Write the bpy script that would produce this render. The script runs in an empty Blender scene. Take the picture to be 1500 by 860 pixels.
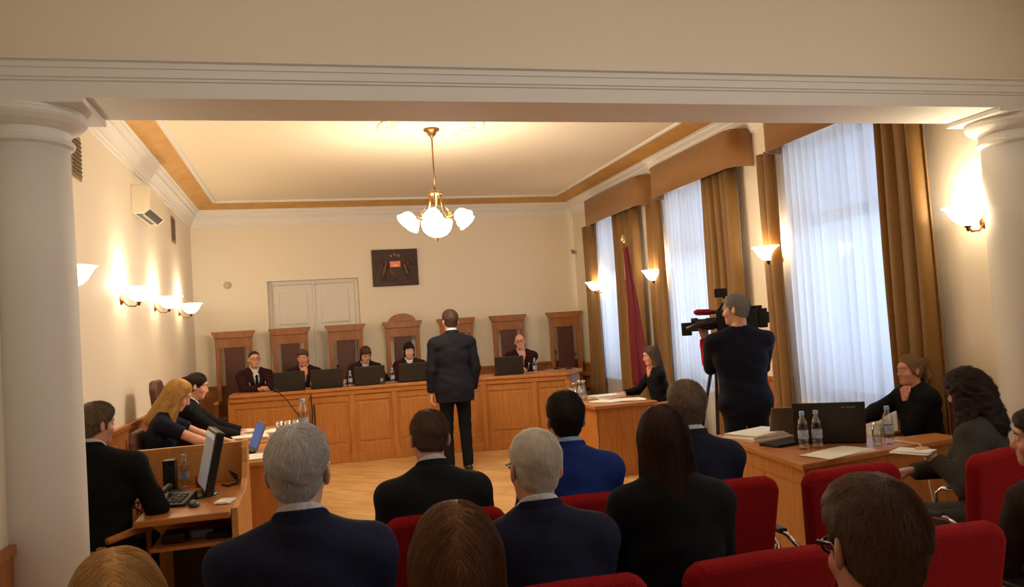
import bpy, math, random
import numpy as np
from mathutils import Matrix, Vector
C = bpy.context.scene.collection
SC = bpy.context.scene
PI = math.pi
random.seed(7)
RNG = np.random.default_rng(11)

# ------------------------------------------------------------------ camera
CAM_F, CAM_YAW, CAM_PITCH, CAM_ROLL = 1160.0, 0.255019, 0.043186, -0.06356
cd = bpy.data.cameras.new('camera'); cam = bpy.data.objects.new('camera', cd); C.objects.link(cam)
cd.sensor_fit = 'HORIZONTAL'; cd.sensor_width = 36.0; cd.lens = 36.0 * CAM_F / 1500.0; cd.clip_start = 0.05
_f = Vector((math.sin(CAM_YAW) * math.cos(CAM_PITCH), math.cos(CAM_YAW) * math.cos(CAM_PITCH), math.sin(CAM_PITCH)))
_r = Vector((math.cos(CAM_YAW), -math.sin(CAM_YAW), 0)); _u = _r.cross(_f)
_c, _s = math.cos(CAM_ROLL), math.sin(CAM_ROLL)
_r2, _u2 = _c * _r + _s * _u, -_s * _r + _c * _u
M = Matrix((_r2, _u2, -_f)).transposed().to_4x4(); M.translation = Vector((0, 0, 1.63))
cam.matrix_world = M
SC.camera = cam

# ------------------------------------------------------------------ colour management, world, big lights
SC.view_settings.view_transform = 'Standard'; SC.view_settings.look = 'None'
SC.view_settings.gamma = 1.0; SC.view_settings.use_curve_mapping = False
SC.view_settings.exposure = 0.35
try:
    SC.cycles.use_denoising = True
    SC.cycles.max_bounces = 8; SC.cycles.diffuse_bounces = 4; SC.cycles.transparent_max_bounces = 16
    SC.cycles.caustics_reflective = False; SC.cycles.caustics_refractive = False
    SC.cycles.sample_clamp_indirect = 4.0
except Exception:
    pass
W_ = bpy.data.worlds.new('sky'); SC.world = W_; W_.use_nodes = True
W_.node_tree.nodes['Background'].inputs[0].default_value = (0.62, 0.76, 1.0, 1)
W_.node_tree.nodes['Background'].inputs[1].default_value = 1.0

def area(name, loc, direction, sx, sy, power, col):
    l = bpy.data.lights.new(name, 'AREA'); l.shape = 'RECTANGLE'; l.size = sx; l.size_y = sy
    l.energy = power; l.color = col
    o = bpy.data.objects.new(name, l); C.objects.link(o); o.location = loc
    o.rotation_euler = Vector(direction).to_track_quat('-Z', 'Z').to_euler()
    return o
def point(name, loc, power, col, rad=0.05):
    l = bpy.data.lights.new(name, 'POINT'); l.energy = power; l.color = col; l.shadow_soft_size = rad
    o = bpy.data.objects.new(name, l); C.objects.link(o); o.location = loc
    return o
WARM = (1.0, 0.88, 0.70)
DAY = (0.62, 0.78, 1.0)
WINS = [(5.72, 1.5), (8.33, 1.4), (10.80, 1.3)]          # window centre y, opening width
XL, XR, YB, ZC = -1.62, 4.42, 12.6, 3.75
for wy, ww in WINS:
    area('window_daylight', (XR + 0.75, wy, 1.95), (-1, 0, 0), 1.7, 2.3, 34, DAY)
area('added_rear_daylight', (4.3, 0.3, 2.0), (-1, 0.1, 0), 1.4, 1.8, 24, (0.86, 0.92, 1.0))      # added area light for daylight from the right, unseen; no window is built here
for lx in (-.1, 1.6, 3.3): point('added_rear_fill', (lx, 2.3, 3.2), 7.5, (1.0, 0.92, 0.84), 0.2)  # unseen point lights added to brighten the beam wall and the audience from above

# ------------------------------------------------------------------ materials
def lin(c):
    return tuple(((v / 255) / 12.92 if v / 255 <= 0.04045 else ((v / 255 + 0.055) / 1.055) ** 2.4) for v in c) + (1.0,)
MATS = {}
def mat(name, rgb, rough=0.6, metal=0.0, noise=None, bump=None, spec=0.5, sheen=0.0, stretch=(1, 1, 1), rgb2=None, island=False, emit=None, coat=0.0):
    if name in MATS: return MATS[name]
    m = bpy.data.materials.new(name); m.use_nodes = True; nt = m.node_tree; b = nt.nodes['Principled BSDF']
    b.inputs['Base Color'].default_value = lin(rgb); b.inputs['Roughness'].default_value = rough
    b.inputs['Metallic'].default_value = metal; b.inputs['Specular IOR Level'].default_value = spec
    if sheen: b.inputs['Sheen Weight'].default_value = sheen
    if coat: b.inputs['Coat Weight'].default_value = coat; b.inputs['Coat Roughness'].default_value = 0.2
    if emit:
        b.inputs['Emission Color'].default_value = lin(emit[0]); b.inputs['Emission Strength'].default_value = emit[1]
    L = nt.links.new
    if noise or bump:
        tc = nt.nodes.new('ShaderNodeTexCoord'); mp = nt.nodes.new('ShaderNodeMapping'); mp.inputs['Scale'].default_value = stretch
        L(tc.outputs['Object'], mp.inputs['Vector'])
    if noise:
        n = nt.nodes.new('ShaderNodeTexNoise'); n.inputs['Scale'].default_value = noise; n.inputs['Detail'].default_value = 5
        L(mp.outputs[0], n.inputs['Vector'])
        r = nt.nodes.new('ShaderNodeValToRGB'); r.color_ramp.elements[0].position = 0.3; r.color_ramp.elements[1].position = 0.7
        r.color_ramp.elements[0].color = lin(rgb2 or tuple(v * 0.8 for v in rgb)); r.color_ramp.elements[1].color = lin(rgb)
        L(n.outputs['Fac'], r.inputs[0]); L(r.outputs[0], b.inputs['Base Color'])
    if island:
        g = nt.nodes.new('ShaderNodeNewGeometry')
        r = nt.nodes.new('ShaderNodeValToRGB'); r.color_ramp.elements[0].color = lin(rgb2 or tuple(v * 0.6 for v in rgb)); r.color_ramp.elements[1].color = lin(rgb)
        L(g.outputs['Random Per Island'], r.inputs[0]); L(r.outputs[0], b.inputs['Base Color'])
    if bump:
        n2 = nt.nodes.new('ShaderNodeTexNoise'); n2.inputs['Scale'].default_value = bump[0]; n2.inputs['Detail'].default_value = 4
        L(mp.outputs[0], n2.inputs['Vector'])
        bp = nt.nodes.new('ShaderNodeBump'); bp.inputs['Strength'].default_value = bump[1]; bp.inputs['Distance'].default_value = 0.01
        L(n2.outputs['Fac'], bp.inputs['Height']); L(bp.outputs[0], b.inputs['Normal'])
    MATS[name] = m
    return m
def clear(name, col, alpha_glossy=0.12, rough=0.05):
    if name in MATS: return MATS[name]
    m = bpy.data.materials.new(name); m.use_nodes = True; nt = m.node_tree; nt.nodes.clear()
    o = nt.nodes.new('ShaderNodeOutputMaterial'); t = nt.nodes.new('ShaderNodeBsdfTransparent'); t.inputs[0].default_value = col
    g = nt.nodes.new('ShaderNodeBsdfGlossy'); g.inputs['Roughness'].default_value = rough
    fr = nt.nodes.new('ShaderNodeLayerWeight'); fr.inputs[0].default_value = 0.35
    mx = nt.nodes.new('ShaderNodeMixShader'); ad = nt.nodes.new('ShaderNodeMath'); ad.operation = 'MULTIPLY_ADD'
    ad.inputs[1].default_value = 0.8; ad.inputs[2].default_value = alpha_glossy
    nt.links.new(fr.outputs['Facing'], ad.inputs[0]); nt.links.new(ad.outputs[0], mx.inputs[0])
    nt.links.new(t.outputs[0], mx.inputs[1]); nt.links.new(g.outputs[0], mx.inputs[2]); nt.links.new(mx.outputs[0], o.inputs[0])
    MATS[name] = m
    return m
wall_m = mat('wall_paint', (236, 224, 203), 0.75, bump=(40, 0.04))
ceil_m = mat('ceiling_paint', (236, 222, 196), 0.8)
gold_m = mat('ochre_paint', (205, 160, 92), 0.7, noise=6, rgb2=(192, 146, 80))
white_m = mat('white_plaster', (232, 228, 220), 0.6)
door_m = mat('door_paint', (222, 215, 202), 0.45)
oak = mat('honey_oak', (188, 126, 62), 0.42, noise=3.0, rgb2=(168, 104, 48), stretch=(14, 14, 1.2), spec=0.4)
oakh = mat('honey_oak_horizontal', (192, 126, 64), 0.36, noise=3.0, rgb2=(168, 104, 50), stretch=(1.2, 14, 14), spec=0.45)
lightoak = mat('light_oak', (212, 156, 92), 0.4, noise=3.0, rgb2=(196, 136, 72), stretch=(14, 2, 14))
dado_m = mat('dado_oak', (176, 110, 56), 0.45, noise=3.0, rgb2=(150, 88, 42), stretch=(10, 10, 1))
chairwood = mat('throne_oak', (168, 108, 56), 0.42, noise=3.0, rgb2=(140, 84, 40), stretch=(12, 12, 1.2))
brownleather = mat('brown_leather', (84, 44, 30), 0.5, bump=(60, 0.15))
darkwood = mat('dark_wood', (58, 32, 20), 0.5)
brass = mat('aged_brass', (140, 100, 60), 0.35, 0.9)
chrome = mat('chrome', (215, 215, 215), 0.12, 1.0)
blackp = mat('black_plastic', (20, 20, 22), 0.42)
blackm = mat('black_matte', (14, 14, 15), 0.7)
lidm = mat('laptop_lid', (38, 36, 36), 0.4)
greyp = mat('grey_plastic', (120, 122, 124), 0.5)
paper = mat('paper', (238, 234, 224), 0.8)
redfab = mat('red_fabric', (150, 20, 22), 0.9, noise=120, rgb2=(132, 14, 18), bump=(220, 0.25), spec=.15)
curt_m = mat('curtain_cloth', (158, 118, 58), 0.55, noise=60, rgb2=(144, 104, 48), sheen=0.4)
_nt = curt_m.node_tree; _tl = _nt.nodes.new('ShaderNodeBsdfTranslucent'); _tl.inputs[0].default_value = lin((190, 146, 70)); _mx = _nt.nodes.new('ShaderNodeMixShader'); _mx.inputs[0].default_value = .3
_nt.links.new(_nt.nodes['Principled BSDF'].outputs[0], _mx.inputs[1]); _nt.links.new(_tl.outputs[0], _mx.inputs[2]); _nt.links.new(_mx.outputs[0], _nt.nodes['Material Output'].inputs[0])
val_m = mat('valance_cloth', (150, 106, 56), 0.8, noise=90, rgb2=(138, 94, 46), sheen=0.2)
flag_m = mat('maroon_cloth', (104, 10, 22), 0.75)
bottle_m = clear('clear_plastic', (0.93, 0.96, 1.0, 1), 0.10)
glass_m = clear('clear_glass', (0.95, 0.97, 0.97, 1), 0.14)
pane_m = clear('window_glass', (0.95, 0.97, 1.0, 1), 0.03)
capblue = mat('pale_blue_cap', (150, 180, 215), 0.5)
labelm = mat('bottle_label', (200, 208, 220), 0.5, noise=30, rgb2=(110, 130, 165))
shade_m = mat('lit_glass_shade', (255, 244, 224), 0.5, emit=((255, 232, 190), 9.0))
bowl_m = shade_m
steel = mat('dark_metal', (70, 64, 60), 0.35, 0.8)
def sheer_mat():
    m = bpy.data.materials.new('sheer_voile'); m.use_nodes = True; nt = m.node_tree; nt.nodes.clear()
    o = nt.nodes.new('ShaderNodeOutputMaterial'); t = nt.nodes.new('ShaderNodeBsdfTransparent')
    tr = nt.nodes.new('ShaderNodeBsdfTranslucent'); tr.inputs[0].default_value = (0.86, 0.89, 0.95, 1)
    d = nt.nodes.new('ShaderNodeBsdfDiffuse'); d.inputs[0].default_value = (0.86, 0.87, 0.9, 1)
    a = nt.nodes.new('ShaderNodeMixShader'); a.inputs[0].default_value = 0.35
    b = nt.nodes.new('ShaderNodeMixShader'); b.inputs[0].default_value = 0.74
    nt.links.new(tr.outputs[0], a.inputs[1]); nt.links.new(d.outputs[0], a.inputs[2])
    nt.links.new(t.outputs[0], b.inputs[1]); nt.links.new(a.outputs[0], b.inputs[2]); nt.links.new(b.outputs[0], o.inputs[0])
    return m
sheer_m = sheer_mat()
def floor_mat():
    m = bpy.data.materials.new('parquet'); m.use_nodes = True; nt = m.node_tree; b = nt.nodes['Principled BSDF']
    tc = nt.nodes.new('ShaderNodeTexCoord'); mp = nt.nodes.new('ShaderNodeMapping'); mp.inputs['Rotation'].default_value = (0, 0, PI / 4)
    br = nt.nodes.new('ShaderNodeTexBrick'); br.inputs['Scale'].default_value = 1.0; br.inputs['Brick Width'].default_value = 0.42; br.inputs['Row Height'].default_value = 0.07
    br.inputs['Mortar Size'].default_value = 0.0015; br.inputs['Color1'].default_value = lin((228, 186, 126)); br.inputs['Color2'].default_value = lin((204, 156, 96)); br.inputs['Mortar'].default_value = lin((120, 76, 36))
    n = nt.nodes.new('ShaderNodeTexNoise'); n.inputs['Scale'].default_value = 2.5
    mx = nt.nodes.new('ShaderNodeMixRGB'); mx.blend_type = 'MULTIPLY'; mx.inputs[0].default_value = 0.25
    L = nt.links.new
    L(tc.outputs['Object'], mp.inputs[0]); L(mp.outputs[0], br.inputs[0]); L(tc.outputs['Object'], n.inputs[0])
    L(br.outputs[0], mx.inputs[1]); L(n.outputs['Fac'], mx.inputs[2]); L(mx.outputs[0], b.inputs['Base Color'])
    b.inputs['Roughness'].default_value = 0.33
    return m
floor_m = floor_mat()

# ------------------------------------------------------------------ mesh helpers
class MB:
    def __init__(s): s.v = []; s.f = []; s.m = []
    def add(s, vs, fs, mi=0):
        k = len(s.v); s.v += [tuple(map(float, p)) for p in vs]; s.f += [tuple(i + k for i in f) for f in fs]; s.m += [mi] * len(fs); return s
    def box(s, x0, x1, y0, y1, z0, z1, mi=0, T=None):
        vs = [(x, y, z) for z in (z0, z1) for y in (y0, y1) for x in (x0, x1)]
        if T is not None: vs = [tuple(T @ Vector(p)) for p in vs]
        return s.add(vs, [(0, 2, 3, 1), (4, 5, 7, 6), (0, 1, 5, 4), (2, 6, 7, 3), (0, 4, 6, 2), (1, 3, 7, 5)], mi)
    def prism(s, poly, h0, h1, axis='z', mi=0, T=None):
        n = len(poly)
        def P(a, b, h): return {'z': (a, b, h), 'y': (a, h, b), 'x': (h, a, b)}[axis]
        vs = [P(a, b, h0) for a, b in poly] + [P(a, b, h1) for a, b in poly]
        if T is not None: vs = [tuple(T @ Vector(p)) for p in vs]
        fs = [tuple(range(n))[::-1], tuple(range(n, 2 * n))] + [(i, (i + 1) % n, n + (i + 1) % n, n + i) for i in range(n)]
        return s.add(vs, fs, mi)
    def strip(s, A, B, z0, z1, mi=0):                      # two rows of plan points -> a slab
        n = len(A); vs = [(a[0], a[1], z) for z in (z0, z1) for r in (A, B) for a in r]
        i0 = lambda lv, row, k: lv * 2 * n + row * n + k
        fs = []
        for k in range(n - 1):
            for lv in (0, 1): fs.append((i0(lv, 0, k), i0(lv, 0, k + 1), i0(lv, 1, k + 1), i0(lv, 1, k)))
            for row in (0, 1): fs.append((i0(0, row, k), i0(0, row, k + 1), i0(1, row, k + 1), i0(1, row, k)))
        for k in (0, n - 1): fs.append((i0(0, 0, k), i0(0, 1, k), i0(1, 1, k), i0(1, 0, k)))
        return s.add(vs, fs, mi)
    def tube(s, path, r, n=8, mi=0, closed=False):
        P = [Vector(p) for p in path]; R = r if isinstance(r, (list, tuple)) else [r] * len(P); vs = []; N = len(P)
        prev = None
        for i, p in enumerate(P):
            a = P[(i - 1) % N] if (closed or i > 0) else p; b = P[(i + 1) % N] if (closed or i < N - 1) else p
            d = (b - a).normalized()
            if prev is None: u = d.orthogonal().normalized()
            else: u = (prev - d * prev.dot(d)).normalized()
            prev = u; w = d.cross(u)
            vs += [tuple(p + (u * math.cos(2 * PI * k / n) + w * math.sin(2 * PI * k / n)) * R[i]) for k in range(n)]
        fs = []
        for i in range(N if closed else N - 1):
            j = (i + 1) % N
            fs += [(i * n + k, i * n + (k + 1) % n, j * n + (k + 1) % n, j * n + k) for k in range(n)]
        if not closed: fs += [tuple(range(n))[::-1], tuple(range((N - 1) * n, N * n))]
        return s.add(vs, fs, mi)
    def lathe(s, prof, c=(0, 0, 0), n=24, mi=0, T=None, caps=True):
        vs = []
        for r, z in prof: vs += [(c[0] + r * math.cos(2 * PI * k / n), c[1] + r * math.sin(2 * PI * k / n), c[2] + z) for k in range(n)]
        if T is not None: vs = [tuple(T @ Vector(p)) for p in vs]
        N = len(prof)
        fs = [(i * n + k, i * n + (k + 1) % n, (i + 1) * n + (k + 1) % n, (i + 1) * n + k) for i in range(N - 1) for k in range(n)]
        if caps: fs += [tuple(range(n))[::-1], tuple(range((N - 1) * n, N * n))]
        return s.add(vs, fs, mi)
def rawmesh(name, V, F, mats, mi=None, smooth=True):
    V = np.asarray(V, np.float32); me = bpy.data.meshes.new(name)
    if isinstance(F, np.ndarray):
        nf, k = F.shape
        me.vertices.add(len(V)); me.vertices.foreach_set('co', V.ravel())
        me.loops.add(nf * k); me.loops.foreach_set('vertex_index', F.ravel().astype(np.int32))
        me.polygons.add(nf); me.polygons.foreach_set('loop_start', np.arange(0, nf * k, k, dtype=np.int32))
        me.update(calc_edges=True)
    else:
        me.from_pydata([tuple(v) for v in V], [], F)
    for m in mats: me.materials.append(m)
    if mi is not None: me.polygons.foreach_set('material_index', np.asarray(mi, np.int32))
    me.polygons.foreach_set('use_smooth', np.full(len(me.polygons), smooth)); me.update()
    return me
def link(name, me, parent=None, loc=None, rotz=0, label=None):
    o = bpy.data.objects.new(name, me); C.objects.link(o)
    if parent is not None: o.parent = parent
    if loc is not None: o.location = loc
    if rotz: o.rotation_euler = (0, 0, rotz)
    if label: o['label'] = label
    return o
def obj(name, mb, mats, parent=None, smooth=False, bevel=0, loc=None, rotz=0, label=None, solid=0, segs=2):
    if not isinstance(mats, (list, tuple)): mats = [mats]
    me = rawmesh(name, mb.v, mb.f, mats, mb.m, smooth)
    import bmesh
    bm = bmesh.new(); bm.from_mesh(me); bmesh.ops.recalc_face_normals(bm, faces=bm.faces); bm.to_mesh(me); bm.free()
    o = link(name, me, parent, loc, rotz, label)
    if solid: md = o.modifiers.new('solid', 'SOLIDIFY'); md.thickness = solid; md.offset = 0
    if bevel: md = o.modifiers.new('bevel', 'BEVEL'); md.width = bevel; md.segments = segs; md.limit_method = 'ANGLE'; md.angle_limit = 0.6
    return o
def thing(name, label, cat, loc=(0, 0, 0), rotz=0, group=None):
    o = bpy.data.objects.new(name, None); C.objects.link(o); o.location = loc; o.rotation_euler = (0, 0, rotz)
    o['label'] = label; o['category'] = cat
    if group: o['group'] = group
    return o
def tag(o, label, cat, group=None):
    o['label'] = label; o['category'] = cat
    if group: o['group'] = group
    return o
def struct(name, mb, m, parent=None, **k):
    o = obj(name, mb, m, parent, **k)
    if parent is None: o['kind'] = 'structure'
    return o
def copy_tree(o, parent=None):
    c = o.copy(); C.objects.link(c); c.parent = parent
    for ch in list(o.children): copy_tree(ch, c)
    return c
def rz(a): return Matrix.Rotation(a, 4, 'Z')
def tr(x, y, z): return Matrix.Translation((x, y, z))

# ------------------------------------------------------------------ room shell
struct('floor', MB().box(XL - .4, XR + .5, -2.8, YB + .4, -0.1, 0), floor_m)
struct('floor_dais', MB().box(-1.4, 4.4, 11.05, YB, 0, 0.15), oakh)
struct('ceiling', MB().box(XL - .1, XR + .1, 4.2, YB + .1, ZC, ZC + .1), ceil_m)
struct('wall_left', MB().box(XL - .2, XL, 3.86, YB + .2, 0, ZC + .1), wall_m)
mb = MB()                                                        # back wall with a door recess
DX0, DX1, DZ = -0.56, 0.81, 2.57
mb.box(XL - .2, DX0, YB, YB + .3, 0, ZC + .1); mb.box(DX1, XR + .4, YB, YB + .3, 0, ZC + .1); mb.box(DX0, DX1, YB, YB + .3, DZ, ZC + .1); mb.box(DX0, DX1, YB + .2, YB + .3, 0, DZ)
struct('wall_back', mb, wall_m)
mb = MB(); ys = [2.0] + [v for wy, ww in WINS for v in (wy - ww / 2, wy + ww / 2)] + [YB + .2]     # right wall pierced by three windows
for i in range(0, len(ys), 2): mb.box(XR, XR + .4, ys[i], ys[i + 1], 0, ZC + .1)
WZ0, WZ1 = 0.8, 3.2
for wy, ww in WINS:
    mb.box(XR, XR + .4, wy - ww / 2, wy + ww / 2, 0, WZ0); mb.box(XR, XR + .4, wy - ww / 2, wy + ww / 2, WZ1, ZC + .1)
struct('wall_right', mb, wall_m)
# the room behind the colonnade
struct('wall_near_left', MB().box(-1.82, -1.285, -2.8, 3.88, 0, 3.6), wall_m)
struct('wall_near_right', MB().box(XR + .35, XR + .55, -2.8, 3.88, 0, 3.6), wall_m)
struct('wall_near_back', MB().box(-1.5, XR + .5, -2.9, -2.7, 0, 3.6), wall_m)
struct('ceiling_near', MB().box(-1.5, XR + .5, -2.8, 3.9, 3.5, 3.6), ceil_m)
struct('wall_beam', MB().box(-1.75, XR + .55, 3.89, 4.25, 2.8, 3.9), wall_m)
struct('baseboard_near', MB().box(-1.285, -1.265, -2.7, 3.88, 0, .80).box(-1.285, -1.25, -2.7, 3.88, .80, .84), dado_m, bevel=.004)
def profile_x(name, prof, x0, x1, m):                            # moulding running along x; prof in (y, z)
    struct(name, MB().prism(prof, x0, x1, axis='x'), m)
profile_x('trim_1', [(3.895, 2.955), (3.83, 2.955), (3.825, 2.945), (3.845, 2.94), (3.845, 2.915), (3.853, 2.913), (3.853, 2.875), (3.862, 2.872), (3.862, 2.862), (3.872, 2.858), (3.872, 2.80), (3.895, 2.80)], -1.6, XR + .5, white_m)
struct('trim_2', MB().box(-1.6, XR + .5, 3.872, 4.25, 2.785, 2.80), white_m)
# cove cornice and ochre band of the main room
def ring_band(name, prof, m):                                    # prof in (distance from wall, z), mitred round the room
    mb = MB(); corners = [(XL, 4.26, 1, 1), (XL, YB, 1, -1), (XR, YB, -1, -1), (XR, 4.26, -1, 1)]
    n = len(prof); vs = []
    for (x, y, sx, sy) in corners: vs += [(x + sx * d, y + sy * d, z) for d, z in prof]
    fs = [(i * n + k, ((i + 1) % 4) * n + k, ((i + 1) % 4) * n + (k + 1) % n, i * n + (k + 1) % n) for i in range(4) for k in range(n)]
    mb.add(vs, fs); return struct(name, mb, m)
ring_band('trim_3', [(0, 3.43), (.018, 3.43), (.022, 3.46), (.035, 3.465), (.04, 3.49), (.06, 3.53), (.09, 3.565), (.10, 3.57), (.10, 3.595), (.135, 3.63), (.14, 3.65), (.16, 3.655), (.16, 3.68), (0, 3.75)], white_m)
ring_band('trim_4', [(.15, 3.66), (.38, 3.735), (.38, 3.755), (.12, 3.755), (.12, 3.66)], gold_m)
ring_band('trim_5', [(.37, 3.73), (.40, 3.72), (.42, 3.73), (.425, 3.752), (.37, 3.752)], white_m)
CHX, CHY = 1.335, 7.98
mb = MB()                                                        # plaster ceiling rosette
mb.lathe([(.55, 0), (.55, -.012), (.52, -.02), (.49, -.012), (.34, -.012), (.31, -.022), (.28, -.012), (.12, -.014), (.1, -.03), (.02, -.03)], (CHX, CHY, ZC), 48)
for k in range(16):
    a = 2 * PI * k / 16
    T = tr(CHX + .415 * math.cos(a), CHY + .415 * math.sin(a), ZC - .012) @ rz(a)
    mb.lathe([(.06, 0), (.05, -.01), (.025, -.016), (.001, -.018)], n=10, T=T @ Matrix.Diagonal((1, .6, 1, 1)))
struct('trim_6', mb, ceil_m, smooth=True)
# oak dado with cap rails
def dado(name, boxes): struct(name, boxes, dado_m, bevel=.004)
mb = MB().box(XL, XL + .03, 4.3, YB, 0, .95).box(XL, XL + .05, 4.3, YB, .95, .99)
y = 4.6
while y < YB - .5: mb.box(XL + .03, XL + .042, y, y + .62, .14, .86); y += .76
dado('baseboard_left', mb)
mb = MB().box(XL + .05, DX0 - .02, YB - .03, YB, 0, 1.0).box(XL + .05, DX0 - .02, YB - .05, YB, 1.0, 1.04).box(DX1 + .02, XR - .05, YB - .03, YB, 0, 1.0).box(DX1 + .02, XR - .05, YB - .05, YB, 1.0, 1.04)
for x in (-1.5, -1.05): mb.box(x, x + .36, YB - .042, YB - .03, .3, .9)
x = .95
while x < 4.1: mb.box(x, x + .5, YB - .042, YB - .03, .3, .9); x += .6
dado('baseboard_back', mb)
mb = MB()
spans = [(2.2, WINS[0][0] - .88), (WINS[0][0] + .88, WINS[1][0] - .88), (WINS[1][0] + .88, WINS[2][0] - .88), (WINS[2][0] + .88, YB - .05)]
for a, b in spans: mb.box(XR - .03, XR, a, b, 0, .95).box(XR - .05, XR, a, b, .95, .99).box(XR - .042, XR - .03, a + .08, b - .08, .14, .86)
dado('baseboard_right', mb)
# the double door in the back wall
mb = MB().box(DX0, DX0 + .06, YB + .1, YB + .2, 0, DZ).box(DX1 - .06, DX1, YB + .1, YB + .2, 0, DZ).box(DX0 + .06, DX1 - .06, YB + .1, YB + .2, DZ - .06, DZ)
dr = struct('door_1', mb, door_m, bevel=.004)
for sx, (a, b) in enumerate(((DX0 + .06, .122), (.128, DX1 - .06))):
    mb = MB().box(a, b, YB + .13, YB + .18, .02, DZ - .06)
    for z0, z1 in ((.3, .95), (1.1, 1.75), (1.9, 2.4)):
        for q, (i0, dy) in enumerate(((.10, .012), (.13, .004))):
            mb.box(a + i0, b - i0, YB + .13 - 1.6 * dy, YB + .135, z0 + i0 - .1, z1 - i0 + .1)
    obj('door_leaf', mb, door_m, dr, bevel=.005)
obj('door_trim', MB().box(.105, .145, YB + .112, YB + .13, .02, DZ - .06), door_m, dr, bevel=.004)
tag(obj('door_sensor', MB().lathe([(.02, 0), (.018, -.02), (.008, -.028)], (.13, YB + .095, DZ - .045)), mat('sensor_white', (240, 236, 225), .4), None, True), 'small white sensor at the top of the double door', 'sensor')
# windows
for k, (wy, ww) in enumerate(WINS):
    a, b = wy - ww / 2, wy + ww / 2; X = XR + .22
    mb = MB()
    for y0, y1, z0, z1 in ((a, a + .07, WZ0, WZ1), (b - .07, b, WZ0, WZ1), (a, b, WZ0, WZ0 + .08), (a, b, WZ1 - .08, WZ1), (a, b, 2.40, 2.52), (wy - .05, wy + .05, WZ0, WZ1)):
        mb.box(X, X + .07, y0, y1, z0, z1)
    wn = struct('window_%d' % (k + 1), mb, white_m, bevel=.006)
    for y0, y1 in ((a + .07, wy - .05), (wy + .05, b - .07)):
        for z0, z1 in ((WZ0 + .08, 2.40), (2.52, WZ1 - .08)):
            obj('glass_pane', MB().box(X + .03, X + .038, y0, y1, z0, z1), pane_m, wn)
    obj('window_sill', MB().box(XR - .03, XR + .22, a - .03, b + .03, WZ0 - .04, WZ0), white_m, wn, bevel=.006)
# columns
def column(x, label, place):
    t = thing('column', label, 'column', (x, 4.06, 0)); t['kind'] = 'structure'
    n = 48
    mb = MB()
    prof = [(.195, .0), (.195, 1.0), (.19, 2.0), (.18, 2.60)]
    obj('shaft', mb.lathe(prof, n=n), white_m, t, True)
    obj('capital', MB().lathe([(.18, 2.59), (.20, 2.60), (.205, 2.612), (.20, 2.624), (.187, 2.63), (.187, 2.665), (.20, 2.67), (.235, 2.69), (.255, 2.71), (.262, 2.722), (.262, 2.735), (.25, 2.742), (.25, 2.755)], n=n), white_m, t, False)
    obj('abacus', MB().box(-.30, .30, -.215, .215, 2.755, 2.786), white_m, t, bevel=.006)
    obj('base', MB().lathe([(.26, 0), (.26, .08), (.24, .11), (.25, .13), (.22, .17), (.195, .19)], n=n), white_m, t, True)
column(-1.215, 'round white column on the left beside the near wall', 'left')
column(4.435, 'round white column on the right in front of the windows', 'right')

# ------------------------------------------------------------------ curtains, sheers, valances
def sheet(name, pts, z0, z1, m, parent=None, flare=0.0, th=.006, label=None, rows=10, gather=None, mid=0):
    pts = np.array(pts, float); n = len(pts); c = pts.mean(0); vs = []
    for r in range(rows):
        t = r / (rows - 1); z = z1 + (z0 - z1) * t
        s = 1 + flare * t
        q = c + (pts - c) * np.array([1 + .5 * flare * t, s])
        if gather: q[:, 1] = c[1] + (q[:, 1] - c[1]) * gather(t)
        ph = .006 * np.sin(7 * t + pts[:, 1] * 9)
        vs += [(q[i, 0] + ph[i], q[i, 1], z) for i in range(n)]
    fs = [(r * n + i, r * n + i + 1, (r + 1) * n + i + 1, (r + 1) * n + i) for r in range(rows - 1) for i in range(n - 1)]
    return obj(name, MB().add(vs, fs), m, parent, True, solid=th, label=label)
def folds(y0, y1, x, amp, pitch, seed):
    rg = np.random.default_rng(seed); n = int((y1 - y0) / pitch * 10) + 2; t = np.linspace(0, 1, n); ph = np.cumsum(rg.uniform(.5, 1.5, n)) / n * 2 * PI * (y1 - y0) / pitch
    return np.c_[x + amp * np.sin(ph) * (0.7 + .3 * np.sin(ph * .37)), y0 + (y1 - y0) * t + .25 * pitch * np.cos(ph) * .5]
CN = ['nearest', 'middle', 'farthest']
CURT = [  # far y0,y1 ; near y0,y1 ; sheer y0,y1
    ((6.50, 6.74), (4.66, 5.12), (5.02, 6.56)), ((8.98, 9.35), (7.22, 7.92), (7.8, 9.05)), ((11.32, 11.8), (9.72, 10.5), (10.4, 11.4))]
for k, (fa, ne, sh) in enumerate(CURT):
    for y0, y1, side in (fa + ('far',), ne + ('near',)):
        o = sheet('curtain', folds(y0, y1, XR - .12, .035 if side == 'far' else .05, .13, 5 * k + (side == 'far')), .04, 3.14, curt_m, th=.008, flare=.05)
        tag(o, 'gold brown curtain on the %s side of the %s window' % (side, {'nearest': 'nearest, largest looking', 'middle': 'middle', 'farthest': 'farthest'}[CN[k]]), 'curtain', 'gold curtains')
    o = sheet('sheer_curtain', folds(sh[0], sh[1], XR - .045, .018, .10, 40 + k), .05, 3.16, sheer_m, th=0, rows=6)
    tag(o, 'white sheer curtain hanging across the %s window' % {'nearest': 'nearest, largest looking', 'middle': 'middle', 'farthest': 'farthest'}[CN[k]], 'sheer curtain', 'white sheers')
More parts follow.
